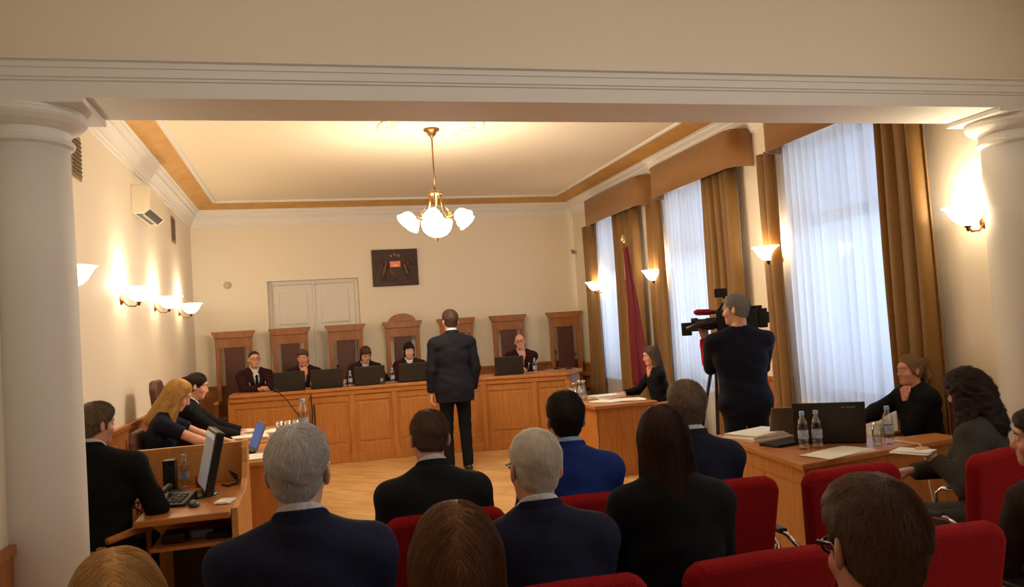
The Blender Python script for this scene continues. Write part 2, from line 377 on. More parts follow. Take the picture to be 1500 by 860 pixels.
for k, (y0, y1) in enumerate(((4.50, 6.50), (7.02, 9.0), (9.30, 11.4))):
    X = XR - .25; R = .15; pts = [(XR, y0), (X + R, y0)] + [(X + R - R * math.sin(a), y0 + R - R * math.cos(a)) for a in np.linspace(.2, PI / 2, 6)] + [(X, y0 + .3 + (y1 - y0 - .6) * t) for t in np.linspace(0, 1, 8)] + [(X + R - R * math.cos(a), y1 - R + R * math.sin(a)) for a in np.linspace(0, PI / 2 - .2, 6)] + [(X + R, y1), (XR, y1)]
    n = len(pts)
    mb = MB().add([(a, b, z) for z in (3.48, 3.10) for a, b in pts], [(i, i + 1, n + i + 1, n + i) for i in range(n - 1)])
    v = thing('valance', 'brown fabric pelmet above the %s window' % ['nearest, largest looking', 'middle', 'farthest'][k], 'valance', group='window valances')
    obj('skirt', mb, val_m, v, True, solid=.02)
    obj('top_board', MB().box(X + .02, XR, y0 + .02, y1 - .02, 3.465, 3.48), dado_m, v)

# ------------------------------------------------------------------ wall lamps and chandelier
def sconce(x, y, z, side, label):
    t = thing('wall_sconce', label, 'wall lamp', (x, y, z), 0 if side > 0 else PI, 'wall sconces')      # local +x points into the room
    T = Matrix.Rotation(PI / 2, 4, 'Y')
    obj('wall_plate', MB().lathe([(.05, 0), (.05, .008), (.035, .018), (.01, .022)], n=20, T=tr(0, 0, -.04) @ T), brass, t, True)
    obj('arm', MB().tube([(.01, 0, -.05), (.06, 0, -.10), (.12, 0, -.105), (.15, 0, -.075)], .008), brass, t, True)
    prof = [(.022, -.065), (.055, -.05), (.085, -.02), (.105, .015), (.125, .05), (.145, .062), (.14, .066), (.12, .055), (.10, .02), (.08, -.012), (.05, -.042), (.018, -.055)]
    mb = MB(); n = 28; vs = []
    for r, z_ in prof: vs += [((.15 + r * (1 + .05 * math.cos(7 * 2 * PI * k / n)) * math.cos(2 * PI * k / n)), r * (1 + .05 * math.cos(7 * 2 * PI * k / n)) * math.sin(2 * PI * k / n), z_) for k in range(n)]
    fs = [(i * n + k, i * n + (k + 1) % n, (i + 1) * n + (k + 1) % n, (i + 1) * n + k) for i in range(len(prof) - 1) for k in range(n)]
    obj('shade', mb.add(vs, fs), shade_m, t, True)
    obj('finial', MB().lathe([(.02, -.062), (.022, -.075), (.01, -.085), (.013, -.093), (.004, -.105)], (.15, 0, 0), 14), steel, t, True)
    p = point('sconce_bulb', (x + side * .09, y, z + .09), 11, WARM, .03); return t
for i, yy in enumerate((5.75, 7.82, 9.45, 11.15)):
    sconce(XL, yy, 2.15, 1, ['wall lamp partly hidden by the left column', 'largest fully visible glass wall lamp on the left wall', 'third wall lamp along the left wall from the column', 'farthest glass wall lamp on the left wall'][i])
for i, yy in enumerate((4.3, 6.66, 9.25, 11.35)):
    sconce(XR, yy, 2.18, -1, ['glass wall lamp beside the right column', 'glass wall lamp between the nearest and middle windows', 'glass wall lamp between the middle and farthest windows', 'glass wall lamp in the far right corner beyond all windows'][i])
ch = thing('chandelier', 'brass chandelier with white glass shades hanging from the ceiling', 'chandelier', (CHX, CHY, 0))
obj('canopy', MB().lathe([(.085, 3.72), (.08, 3.70), (.05, 3.69), (.045, 3.66), (.02, 3.64), (.012, 3.62)], n=20), brass, ch, True)
obj('rod', MB().tube([(0, 0, 3.64), (0, 0, 3.08)], .008), brass, ch, True)
obj('hub', MB().lathe([(.012, 3.09), (.03, 3.085), (.075, 3.06), (.08, 3.045), (.06, 3.035), (.02, 3.03), (.015, 2.80), (.03, 2.79), (.03, 2.77), (.01, 2.76)], n=20), brass, ch, True)
for k in range(6):
    a = k * PI / 3 + .25; u = Vector((math.cos(a), math.sin(a), 0))
    path = [u * .06 + Vector((0, 0, 3.045)), u * .075 + Vector((0, 0, 2.95)), u * .095 + Vector((0, 0, 2.86)), u * .13 + Vector((0, 0, 2.80)), u * .20 + Vector((0, 0, 2.80)), u * .26 + Vector((0, 0, 2.83)), u * .30 + Vector((0, 0, 2.81))]
    ar = obj('arm', MB().tube(path, .009).tube([u * .15 + Vector((0, 0, 2.80)), u * .17 + Vector((0, 0, 2.86)), u * .12 + Vector((0, 0, 2.89))], .006), brass, ch, True)
    ax = (u * .72 + Vector((0, 0, -.69))).normalized(); T = tr(*(u * .265 + Vector((0, 0, 2.83)))) @ ax.to_track_quat('Z', 'Y').to_matrix().to_4x4()
    obj('shade', MB().lathe([(.02, 0), (.05, .01), (.07, .04), (.082, .08), (.10, .115), (.095, .118), (.075, .085), (.055, .04)], n=20, T=T, caps=False), shade_m, ar, True)
obj('bowl', MB().lathe([(.155, 2.77), (.16, 2.755), (.155, 2.72), (.135, 2.665), (.095, 2.625), (.05, 2.605), (.01, 2.60)], n=28), shade_m, ch, True)
obj('finial', MB().lathe([(.02, 2.602), (.022, 2.59), (.01, 2.58), (.012, 2.57), (.003, 2.56)], n=14), brass, ch, True)
for k in range(4):
    a = k * PI / 2 + .4; point('chandelier_bulb', (CHX + .42 * math.cos(a), CHY + .42 * math.sin(a), 2.70), 26, WARM, .14)
point('chandelier_bulb', (CHX, CHY, 2.92), 9, WARM, .06)

# ------------------------------------------------------------------ people: signed-distance bodies, meshed as one continuous surface
def V3(*a): return np.array(a, float)
def rc(a, b, ra, rb, k=.02, op=1, clips=()): return ('rc', np.array(a, float), np.array(b, float), ra, rb, k, op, list(clips))
def el(c, r, k=.02, op=1, clips=(), R=None): return ('el', np.array(c, float), np.array(r, float), np.eye(3) if R is None else np.array(R), k, op, list(clips))
def sh(a, b, ra, rb, th, k=.004, op=1, clips=(), e=1.0): return ('sh', np.array(a, float), np.array(b, float), ra, rb, th, k, op, list(clips), e)
def xf(prims, R, t, s=1.0):
    out = []
    f = lambda p: R @ (p * s) + t
    for p in prims:
        cl = [(f(np.array(q, float)), R @ np.array(n, float)) for q, n in p[-1]] if p[0] != 'sh' else [(f(np.array(q, float)), R @ np.array(n, float)) for q, n in p[8]]
        if p[0] == 'rc': out.append(('rc', f(p[1]), f(p[2]), p[3] * s, p[4] * s, p[5] * s, p[6], cl))
        elif p[0] == 'el': out.append(('el', f(p[1]), p[2] * s, R @ p[3], p[4] * s, p[5], cl))
        else: out.append(('sh', f(p[1]), f(p[2]), p[3] * s, p[4] * s, p[5] * s, p[6] * s, p[7], cl, p[9]))
    return out
def rxm(a): c, s = math.cos(a), math.sin(a); return np.array([[1, 0, 0], [0, c, -s], [0, s, c]])
def rym(a): c, s = math.cos(a), math.sin(a); return np.array([[c, 0, s], [0, 1, 0], [-s, 0, c]])
def rzm(a): c, s = math.cos(a), math.sin(a); return np.array([[c, -s, 0], [s, c, 0], [0, 0, 1]])
class Field:
    def __init__(F, prims, h, wrinkle=0.0, wf=22.0):
        lo = np.full(3, 1e9); hi = -lo; bb = []
        for p in prims:
            if p[0] == 'el':
                e = np.abs(p[3]) @ p[2]; l, u = p[1] - e, p[1] + e; k, op = p[4], p[5]
            else:
                r = max(p[3], p[4]) + (p[5] if p[0] == 'sh' else 0); l, u = np.minimum(p[1], p[2]) - r, np.maximum(p[1], p[2]) + r
                k, op = (p[5], p[6]) if p[0] == 'rc' else (p[6], p[7])
            bb.append((l, u, k, op))
            if op > 0: lo = np.minimum(lo, l); hi = np.maximum(hi, u)
        lo -= 4 * h; hi += 4 * h
        n = np.ceil((hi - lo) / h).astype(int) + 1
        G = np.full(n, 0.5, np.float32); ax = [lo[i] + h * np.arange(n[i]) for i in range(3)]
        for p, (l, u, k, op) in zip(prims, bb):
            m = k + 3 * h
            i0 = np.clip(np.floor((l - m - lo) / h).astype(int), 0, n - 1); i1 = np.clip(np.ceil((u + m - lo) / h).astype(int) + 1, 1, n)
            if np.any(i1 <= i0): continue
            X = ax[0][i0[0]:i1[0], None, None]; Y = ax[1][None, i0[1]:i1[1], None]; Z = ax[2][None, None, i0[2]:i1[2]]
            if p[0] == 'el':
                q = [X - p[1][0], Y - p[1][1], Z - p[1][2]]; R = p[3]
                w = [R[0, j] * q[0] + R[1, j] * q[1] + R[2, j] * q[2] for j in range(3)]
                k0 = np.sqrt(sum((w[j] / p[2][j]) ** 2 for j in range(3))); k1 = np.sqrt(sum((w[j] / p[2][j] ** 2) ** 2 for j in range(3)))
                d = k0 * (k0 - 1) / np.maximum(k1, 1e-6)
            else:
                a, b = p[1], p[2]; ba = b - a; L2 = max(ba @ ba, 1e-12)
                t = ((X - a[0]) * ba[0] + (Y - a[1]) * ba[1] + (Z - a[2]) * ba[2]) / L2; tc = np.clip(t, 0, 1)
                d = np.sqrt((X - a[0] - tc * ba[0]) ** 2 + (Y - a[1] - tc * ba[1]) ** 2 + (Z - a[2] - tc * ba[2]) ** 2) - (p[3] + (p[4] - p[3]) * tc)
                if p[0] == 'sh':
                    L = math.sqrt(L2); d = np.abs(d) - p[5]; d = np.maximum(d, np.maximum(-t * L, (t - 1) * L))
            for cp in p[8] if p[0] == 'sh' else p[-1]:
                q, nn = cp[0], cp[1]; pl = (X - q[0]) * nn[0] + (Y - q[1]) * nn[1] + (Z - q[2]) * nn[2]; ck = cp[2] if len(cp) > 2 else 0
                d = np.maximum(d, pl) + (np.maximum(ck - np.abs(d - pl), 0) ** 2 / (4 * ck) if ck else 0)
            S = G[i0[0]:i1[0], i0[1]:i1[1], i0[2]:i1[2]]
            if op > 0:
                hh = np.maximum(k - np.abs(S - d), 0) / max(k, 1e-6); S[...] = np.minimum(S, d) - hh * hh * k * .25
            else:
                hh = np.maximum(k - np.abs(S + d), 0) / max(k, 1e-6); S[...] = np.maximum(S, -d) + hh * hh * k * .25
        if wrinkle:
            X, Y, Z = ax[0][:, None, None], ax[1][None, :, None], ax[2][None, None, :]
            G += (wrinkle * (np.sin(wf * X + 5 * np.sin(.5 * wf * Z) + 1) * np.sin(wf * .8 * Z + 2.1 * np.sin(wf * .4 * Y)) + .6 * np.sin(1.7 * wf * Z + wf * X) * np.sin(1.3 * wf * Y + 2))).astype(np.float32)
        F.G, F.lo, F.h, F.n = G, lo, h, n
    def mesh(F):
        G = F.G; S = G < 0; n = np.array(G.shape)
        c = np.zeros(n - 1, np.int8)
        for dx in (0, 1):
            for dy in (0, 1):
                for dz in (0, 1): c += S[dx:n[0] - 1 + dx, dy:n[1] - 1 + dy, dz:n[2] - 1 + dz]
        I = np.argwhere((c > 0) & (c < 8)); N = len(I)
        idx = np.full(n - 1, -1, np.int32); idx[I[:, 0], I[:, 1], I[:, 2]] = np.arange(N)
        acc = np.zeros((N, 3)); cnt = np.zeros(N)
        for a in range(3):
            b, d = (a + 1) % 3, (a + 2) % 3
            for ob in (0, 1):
                for od in (0, 1):
                    o0 = np.zeros(3, int); o0[b] = ob; o0[d] = od; o1 = o0.copy(); o1[a] = 1
                    g0 = G[tuple((I + o0).T)]; g1 = G[tuple((I + o1).T)]; m = (g0 < 0) != (g1 < 0)
                    t = np.where(m, g0 / np.where(m, g0 - g1, 1), 0)
                    P = np.tile(o0.astype(float), (N, 1)); P[:, a] += t
                    acc += P * m[:, None]; cnt += m
        V = F.lo + F.h * (I + acc / cnt[:, None])
        Q = []
        for a in range(3):
            b, d = (a + 1) % 3, (a + 2) % 3
            sl0 = [slice(1, -1)] * 3; sl1 = [slice(1, -1)] * 3; sl0[a] = slice(0, -1); sl1[a] = slice(1, None)
            A, B = S[tuple(sl0)], S[tuple(sl1)]
            E = np.argwhere(A != B); base = E + 1; base[:, a] -= 1
            sgn = A[tuple(E.T)]
            def cid(db, dd):
                q = base.copy(); q[:, b] -= db; q[:, d] -= dd; return idx[tuple(q.T)]
            q = np.c_[cid(1, 1), cid(0, 1), cid(0, 0), cid(1, 0)]
            q[~sgn] = q[~sgn][:, ::-1]; Q.append(q)
        Q = np.concatenate(Q); Q = Q[(Q >= 0).all(1)]
        return V, Q
    def samp(F, P):
        q = np.clip((P - F.lo) / F.h, 0, np.array(F.n) - 1.001); i = q.astype(int); f = q - i; out = 0
        for dx in (0, 1):
            for dy in (0, 1):
                for dz in (0, 1):
                    w = (f[:, 0] if dx else 1 - f[:, 0]) * (f[:, 1] if dy else 1 - f[:, 1]) * (f[:, 2] if dz else 1 - f[:, 2])
                    out = out + w * F.G[i[:, 0] + dx, i[:, 1] + dy, i[:, 2] + dz]
        return out
    def grad(F, P):
        e = F.h; g = np.stack([F.samp(P + e * np.eye(3)[a]) - F.samp(P - e * np.eye(3)[a]) for a in range(3)], 1)
        return g / np.maximum(np.linalg.norm(g, axis=1, keepdims=True), 1e-9)
def strands(F, V, n, length, rad, style, seed, lift=.004, crown=(0, -.045, .13), part=None, where=None):
    rg = np.random.default_rng(seed)
    P = V[rg.integers(0, len(V), n)] + rg.normal(0, .002, (n, 3))
    if where is not None: P = P[where(P)]; n = len(P)
    crown = np.array(crown); seg = 5; rings = []; cur = P.copy(); L = length * rg.uniform(.5, 1.15, n)[:, None]; jit = rg.normal(0, .22, (n, 3)); lf = lift * rg.uniform(.2, 1.0, n)
    for i in range(seg):
        t = i / (seg - 1)
        g = F.grad(cur); d = F.samp(cur); cur = cur - g * (d - lf * t - .0005)[:, None]
        if style == 'down':
            w = np.clip((cur[:, 2:3] + .02) / .12, 0, 1.2); f = (cur - crown) * np.array([6, 5, 0]) * w + np.array([0, 0, -1.0])
            if part is not None: f = f + np.c_[np.sign(cur[:, 0] - part) * 1.2, np.zeros(n), np.zeros(n)] * w
        else: f = cur - crown; f = f / np.linalg.norm(f, axis=1, keepdims=True)
        if style == 'back': f = np.array([0, -.17, .0]) - cur; f = f / np.linalg.norm(f, axis=1, keepdims=True)
        if style == 'curl': f = f * .5 + jit * 2.2 + np.array([0, 0, -.3])
        f = f + jit * (.6 if style == 'down' else 1.0); f = f - g * (f * g).sum(1, keepdims=True); f = f / np.maximum(np.linalg.norm(f, axis=1, keepdims=True), 1e-6)
        s = np.cross(g, f); r = rad * (1 - t * .85)
        rings.append(np.stack([cur + s * r, cur - s * r * .5 + g * r * .85, cur - s * r * .5 - g * r * .85], 1))
        cur = cur + f * L / (seg - 1)
    R = np.stack(rings, 1); VV = R.reshape(-1, 3)               # n, seg, 3 verts
    b = (np.arange(n) * seg * 3)[:, None, None] + (np.arange(seg - 1) * 3)[None, :, None]
    k = np.arange(3)[None, None, :]; k2 = (k + 1) % 3
    Q = np.stack([b + k, b + k2, b + 3 + k2, b + 3 + k], -1).reshape(-1, 4)
    return VV, Q
HEAD = [el((0, -.012, .035), (.076, .094, .088), .03), el((0, .025, -.03), (.060, .066, .088), .03), el((0, .03, -.075), (.048, .052, .045), .03), rc((-.018, .066, -.098), (.018, .066, -.098), .019, .019, .02),
        el((0, .068, .040), (.055, .022, .028), .02), rc((0, .086, .012), (0, .106, -.026), .008, .012, .012), el((0, .098, -.036), (.017, .012, .009), .008),
        el((-.031, .098, .010), (.019, .018, .013), .010, -1), el((.031, .098, .010), (.019, .018, .013), .010, -1), el((-.031, .078, .008), (.015, .012, .013), .004), el((.031, .078, .008), (.015, .012, .013), .004),
        el((0, .086, -.060), (.024, .010, .007), .006), el((0, .084, -.069), (.021, .010, .007), .005),
        el((-.045, .055, -.028), (.022, .026, .024), .02), el((.045, .055, -.028), (.022, .026, .024), .02)]
for sx in (-1, 1):
    HEAD += [el((sx * .083, -.016, -.006), (.010, .021, .034), .006, R=rzm(sx * .55) @ rxm(.15)), el((sx * .092, -.008, .0), (.008, .010, .016), .005, -1)]
def hand_prims(side, curl=.5, spread=1.0, thumb=.5):
    """wrist at 0, fingers along +y, back of the hand up (+z), thumb on side*+x"""
    out = [rc((-.018, 0, 0), (.018, 0, 0), .017, .017, .01)]
    for i, (x, L) in enumerate(((.031, .072), (.010, .080), (-.011, .074), (-.031, .058))):
        x = side * x; kn = V3(x, .088 - .006 * abs(i - 1), .002); out.append(rc((x * .55, .012, 0), kn, .016, .012, .012))
        p = kn; a = 0.25 * curl; fan = side * (1 - i) * .09 * spread
        for fr, r0, r1, da in ((.45, .0095, .0088, .9), (.32, .0088, .008, 1.0), (.24, .008, .007, .7)):
            a += curl * da; d = V3(math.sin(fan) * math.cos(a), math.cos(fan) * math.cos(a), -math.sin(a)); q = p + d * L * fr * 1.15; out.append(rc(p, q, r0, r1, .004)); p = q
    a = V3(side * .022, .015, -.006); b = V3(side * (.046 - .01 * thumb), .050, -.014 - .012 * thumb); c = V3(side * (.052 - .028 * thumb), .082, -.022 - .016 * thumb)
    out += [rc(a, b, .015, .011, .012), rc(b, c, .0105, .0085, .004)]
    return out
def ik(S, W, l1, l2, hint):
    d = W - S; D = np.linalg.norm(d); mx = (l1 + l2) * .995
    if D > mx: W = S + d / D * mx; d = W - S; D = mx
    u = d / D; x = (l1 * l1 - l2 * l2 + D * D) / (2 * D); hgt = math.sqrt(max(l1 * l1 - x * x, 0)); h = np.array(hint, float); h = h - u * (h @ u); h /= max(np.linalg.norm(h), 1e-6)
    return S + u * x + h * hgt, W
SKIN = {}
def skin(rgb):
    k = str(rgb)
    if k not in SKIN: SKIN[k] = (mat('skin_' + k, rgb, .5, noise=9, rgb2=tuple(v * s for v, s in zip(rgb, (.95, .88, .85))), spec=.35), mat('lip_' + k, tuple(v * s for v, s in zip(rgb, (.9, .74, .72))), .4))
    return SKIN[k]
def cloth(name, rgb, rough=.85, sheen=.0, spec=.18): return mat(name, rgb, rough, noise=70, rgb2=tuple(v * .85 for v in rgb), bump=(11, .45), sheen=sheen, spec=spec)
eye_w = mat('eye_white', (225, 220, 214), .3); eye_d = mat('eye_iris', (52, 40, 32), .2)
def person(label, top, psi=0, sit=True, base=0.0, seat=.46, lean=6, side=0, twist=0, head=(0, 0, 0), outfit='suit', col=(28, 30, 48), shirt=(222, 222, 226), trouser=(24, 24, 30), hair='short', hcol=(70, 50, 36), hcol2=None,
           skincol=(214, 164, 138), L='lap', R='lap', elbowL=(-.6, -.5, -.4), elbowR=(.6, -.5, -.4), curl=(.5, .5), handroll=(0, 0), vox=.0075, hvox=.005, glasses=None, face=False, strand=0, slen=.03, srad=.0007, tie=None, shoes=(16, 14, 14),
           wide=1.0, chain=False, chest=1.0, hs=.95, hair_extra=(), legs=None, sleeve=None, hairlift=.008, crown=(0, -.045, .13), part=None, wrinkle=.003, handdir=(None, None), fringe=False, hlow=0, gthick=1.0):
    top = np.array(top, float); deg = math.radians; psi = deg(psi)
    Rz_ = rzm(psi)
    def skel(s):
        hip = V3(0, 0, (seat + .125 * s) if sit else .93 * s)
        Rt = rzm(deg(twist)) @ rym(deg(side)) @ rxm(-deg(lean))
        sp = lambda *v: hip + Rt @ (np.array(v) * s)
        neck = sp(0, -.012, .535); Rh = rzm(deg(head[0])) @ rxm(deg(head[1])) @ rym(deg(head[2]))
        hc = neck + Rt @ V3(0, .022, .075) * s + Rh @ V3(0, .004, .105) * s * hs
        return hip, Rt, sp, neck, Rh, hc, hc + Rh @ V3(0, -.015, .123) * hs * s
    a, b = .8, 1.22
    for _ in range(40):
        s = (a + b) / 2
        if skel(s)[6][2] + base < top[2]: a = s
        else: b = s
    hip, Rt, sp, neck, Rh, hc, tp = skel(s)
    loc = top - Rz_ @ tp; loc[2] = base
    tolocal = lambda w: Rz_.T @ (np.array(w, float) - loc)
    hs_ = hs * s
    t = thing('person', label, 'person', tuple(loc), psi)
    # limbs
    w = wide; arms = {}
    for sd, tgt, eh, cu, hr, hd in ((-1, L, elbowL, curl[0], handroll[0], handdir[0]), (1, R, elbowR, curl[1], handroll[1], handdir[1])):
        S = sp(sd * .182 * w, 0.0, .470)
        if isinstance(tgt, str) and tgt == 'lap': W = V3(sd * .075, .30 * s, seat + .185 * s)
        elif isinstance(tgt, str) and tgt == 'side': W = V3(sd * .245 * w, .03, hip[2] - .07 * s)
        elif isinstance(tgt, str) and tgt == 'chin': W = hc + Rh @ V3(sd * .030, .085, -.236) * hs_
        else: W = tolocal(tgt)
        E, W = ik(S, W, .285 * s, .255 * s, eh)
        fd = (W - E) / np.linalg.norm(W - E)
        if isinstance(tgt, str) and tgt == 'chin' and hd is None: hd = Rz_ @ (Rh @ V3(-sd * .25, -.12, 1))
        dirv = fd if hd is None else Rz_.T @ np.array(hd, float); dirv = dirv / np.linalg.norm(dirv)
        up = V3(0, 0, 1) if abs(dirv[2]) < .8 else V3(0, 1, 0)
        if isinstance(tgt, str) and tgt == 'side': up = V3(sd, 0, 0)
        x = np.cross(dirv, up); x /= np.linalg.norm(x); z = np.cross(x, dirv); Rm = np.stack([x, dirv, z], 1) @ rym(hr)
        arms[sd] = (S, E, W, Rm, 1.25 if isinstance(tgt, str) and tgt == 'chin' else cu, fd)
    lg = {}
    for sd in (-1, 1):
        if legs: hj, kn, an = [V3(*q) * np.array([sd if abs(legs[0 if sd < 0 else 1][3]) < .5 else 1, 1, 1]) for q in legs[0 if sd < 0 else 1][:3]]
        elif sit: hj = V3(sd * .09 * s, .0, hip[2] - .01); kn = V3(sd * .12 * s, .43 * s, seat + .075); an = V3(sd * .11 * s, .40 * s, .085)
        else: hj = V3(sd * .09 * s, 0, hip[2] - .03 * s); kn = V3(sd * .10 * s, .02, .50 * s); an = V3(sd * .105 * s, -.01, .09 * s)
        if base and sit: pass
        lg[sd] = (hj, kn, an)
    def torso(g, k=.05):
        P = [el(hip + Rt @ V3(0, -.01, .0) * s, np.array([.165 * w, .118, .135]) * s + g, k, R=Rt), el(sp(0, 0, .17), np.array([.145 * w, .103, .17]) * s + g, k, R=Rt), el(sp(0, .002, .34), np.array([.168 * w, .112 * chest, .175]) * s + g, k, R=Rt)]
        for sd in (-1, 1):
            P += [rc(sp(sd * .06, -.01, .455), sp(sd * .16 * w, -.005, .462), .075 * s + g, .058 * s + g, k), rc(neck + Rt @ V3(sd * .02, -.012, .01) * s, sp(sd * .145 * w, -.01, .478), .048 * s + g, .045 * s + g, k)]
        return P
    body = torso(-.006)
    for sd in (-1, 1):
        S, E, W, Rm, cu, fd = arms[sd]; hj, kn, an = lg[sd]
        body += [rc(S, E, .046 * s, .036 * s, .02), rc(E, W, .037 * s, .024 * s, .02)]
        body += [rc(hj, kn, .078 * s, .05 * s, .03), rc(kn, an, .05 * s, .035 * s, .02), rc(an, an + V3(0, .13, -.05), .038, .03, .02)]
    body += [rc(neck + Rt @ V3(0, -.01, -.05) * s, hc + Rh @ V3(0, -.022, -.06) * hs_, .060 * s, .054 * s, .03)]
    body += xf(HEAD, Rh, hc, hs_)
    for sd in (-1, 1):
        S, E, W, Rm, cu, fd = arms[sd]; body += xf(hand_prims(-sd, cu), Rm, W + fd * .005, s)
    V, Q = Field(body, vox).mesh()
    cen = V[Q].mean(1); hl = (cen - hc) @ Rh / hs_
    lip = (np.abs(hl[:, 0]) < .021) & (hl[:, 1] > .082) & (hl[:, 2] > -.074) & (hl[:, 2] < -.056)
    sk, lp = skin(skincol)
    bmesh_o = link('body', rawmesh('body', V, Q, [sk, lp], lip.astype(int)), t)
    tag_mat = lambda n, rgb, **k: cloth(n + str(rgb), rgb, **k)
    hx = lambda P: [tuple(hc + Rh @ (np.array(p, float) * hs_)) for p in P]
    # clothing
    jm = tag_mat('jacket', col); neck_axis = Rt @ V3(0, .12, 1.0); neck_axis /= np.linalg.norm(neck_axis)
    nb = neck + Rt @ V3(0, -.006, -.03) * s
    g = {'suit': .024, 'robe': .032, 'sweater': .016, 'tshirt': .012, 'blouse': .014, 'coat': .03}[outfit]
    P = torso(g, .04)
    if outfit in ('suit', 'robe', 'coat'):
        P += [rc(sp(0, -.018, .468), sp(sd * .192 * w, .0, .488), .066 * s + .014, .040 * s + g * .55, .04) for sd in (-1, 1)]
        if sit: P.append(el(hip + Rt @ V3(0, -.01, -.01) * s, np.array([.172 * w, .125, .16]) * s + g, .04, R=Rt))
        else: P += [el(hip + V3(0, -.005, -.04) * s, np.array([.178 * w, .128, .34]) * s + g, .03, clips=[((0, 0, hip[2] - .16 * s), (0, 0, -1))]), rc(hip + V3(0, -.16, -.02) * s, hip + V3(0, -.17, -.25) * s, .004, .012, .01, -1)]
    for sd in (-1, 1):
        S, E, W, Rm, cu, fd = arms[sd]; gs = g * .75; end = W - fd * .02
        if outfit == 'robe': gs = .03
        if outfit == 'tshirt': P.append(rc(S, S + (E - S) * .62, .052 * s + gs, .050 * s + gs, .02, clips=[(S + (E - S) * .60, (E - S) / np.linalg.norm(E - S))]))
        else: P += [rc(S, E, .052 * s + gs, .040 * s + gs, .016), rc(E, end, .041 * s + gs, .030 * s + gs * (1.3 if outfit == 'robe' else .7), .02, clips=[(end, fd)])]
    if outfit in ('suit', 'robe', 'coat'):
        vw = (.062 if outfit == 'robe' else .046) * s; P += [rc(sp(0, .075, .55), sp(0, .150, .44), vw, vw, .006, -1), rc(sp(0, .150, .44), sp(0, .185, .20), vw, .012 * s, .006, -1)]
        P.append(rc(nb - neck_axis * .0, nb + neck_axis * .3, .074 * s, .072 * s, .004, -1))
    else:
        if not sit: P.append(el(hip + V3(0, -.005, .0) * s, np.array([.158 * w, .118, .22]) * s + g, .03, clips=[((0, 0, hip[2] - .06 * s), (0, 0, -1))]))
        P.append(rc(nb + neck_axis * (.0 if outfit != 'tshirt' else -.02), nb + neck_axis * .3, .066 * s, .075 * s, .004, -1))
        if outfit == 'tshirt': P.append(el(sp(0, .12, .50), np.array([.07, .08, .07]) * s, .005, -1))
    V, Q = Field(P, vox, wrinkle).mesh()
    nm = {'suit': 'suit_jacket', 'robe': 'judicial_robe', 'sweater': 'sweater', 'tshirt': 'dress_top', 'blouse': 'blouse', 'coat': 'coat'}[outfit]
    jk = link(nm, rawmesh(nm, V, Q, [jm]), t)
    if outfit in ('suit', 'robe'):
        sm = tag_mat('shirt', shirt, sheen=0)
        P = [el(sp(0, .004, .36), np.array([.15 * w, .114 * chest, .17]) * s + .004, .03, R=Rt)] + [rc(neck + Rt @ V3(sd * .02, -.0, -.02) * s, sp(sd * .10, .01, .46), .05 * s, .05 * s, .03) for sd in (-1, 1)]
        P.append(rc(nb, nb + neck_axis * .3, .060 * s, .060 * s, .004, -1))
        P.append(sh(nb - neck_axis * .01, nb + neck_axis * .13 * s, .070 * s, .061 * s, .007, .004, clips=[(nb + neck_axis * .102 * s, neck_axis + Rt @ V3(0, .5, 0), .005)]))
        V, Q = Field(P, min(.005, vox * .7)).mesh(); link('shirt', rawmesh('shirt', V, Q, [sm]), t)
        P = [sh(nb + neck_axis * .008, nb + neck_axis * .11 * s, .080 * s, .073 * s, .008, .004, clips=[(nb + neck_axis * .080 * s, neck_axis + Rt @ V3(0, .75, 0), .006)]), rc(sp(0, .075, .55), sp(0, .150, .44), .046 * s, .046 * s, .006, -1)]
        V, Q = Field(P, min(.005, vox * .7)).mesh(); link('collar', rawmesh('collar', V, Q, [jm]), t)
        P = []
        for sd in (-1, 1):
            a_, b_, c_ = sp(sd * .055, .070, .500), sp(sd * .062, .128 * chest + g * .8, .40), sp(sd * .012, .132 * chest + g * .9, .235)
            P += [rc(a_, b_, .014 * s, .022 * s, .006), rc(b_, c_, .022 * s, .008 * s, .006)]
        V, Q = Field(P, .006).mesh(); link('lapel', rawmesh('lapel', V, Q, [jm]), t)
        if tie:
            P = [el(sp(0, .125 * chest, .478), np.array([.022, .018, .024]) * s, .01), rc(sp(0, .128 * chest, .46), sp(0, .138 * chest, .24), .014, .034, .01)]
            V, Q = Field(P, .005).mesh(); link('necktie', rawmesh('necktie', V, Q, [cloth('tie' + str(tie), tie)]), t)
    P = [el(hip + Rt @ V3(0, -.01, -.02) * s, np.array([.168 * w, .122, .135]) * s + .008, .04, R=Rt)]
    for sd in (-1, 1):
        hj, kn, an = lg[sd]; dn = (an - kn) / np.linalg.norm(an - kn); e2 = an - dn * .01
        P += [rc(hj, kn, .085 * s + .008, .06 * s + .008, .03), rc(kn, e2, .058 * s + .009, .047 * s + .012, .02, clips=[(e2 + dn * .03, dn)])]
    V, Q = Field(P, max(vox, .008), wrinkle * .8).mesh(); link('trousers', rawmesh('trousers', V, Q, [tag_mat('trouser', trouser)]), t)
    for sd in (-1, 1):
        an = lg[sd][2]; z0 = an[2] - .085
        P = [rc(an + V3(0, -.035, -.05), an + V3(0, .02, -.04), .042, .042, .02, clips=[((0, 0, z0), (0, 0, -1))]), rc(an + V3(0, .02, -.045), an + V3(0, .15, -.055), .042, .034, .03, clips=[((0, 0, z0), (0, 0, -1))])]
        V, Q = Field(P, .01).mesh(); link('shoe', rawmesh('shoe', V, Q, [mat('shoe' + str(shoes), shoes, .35)]), t)
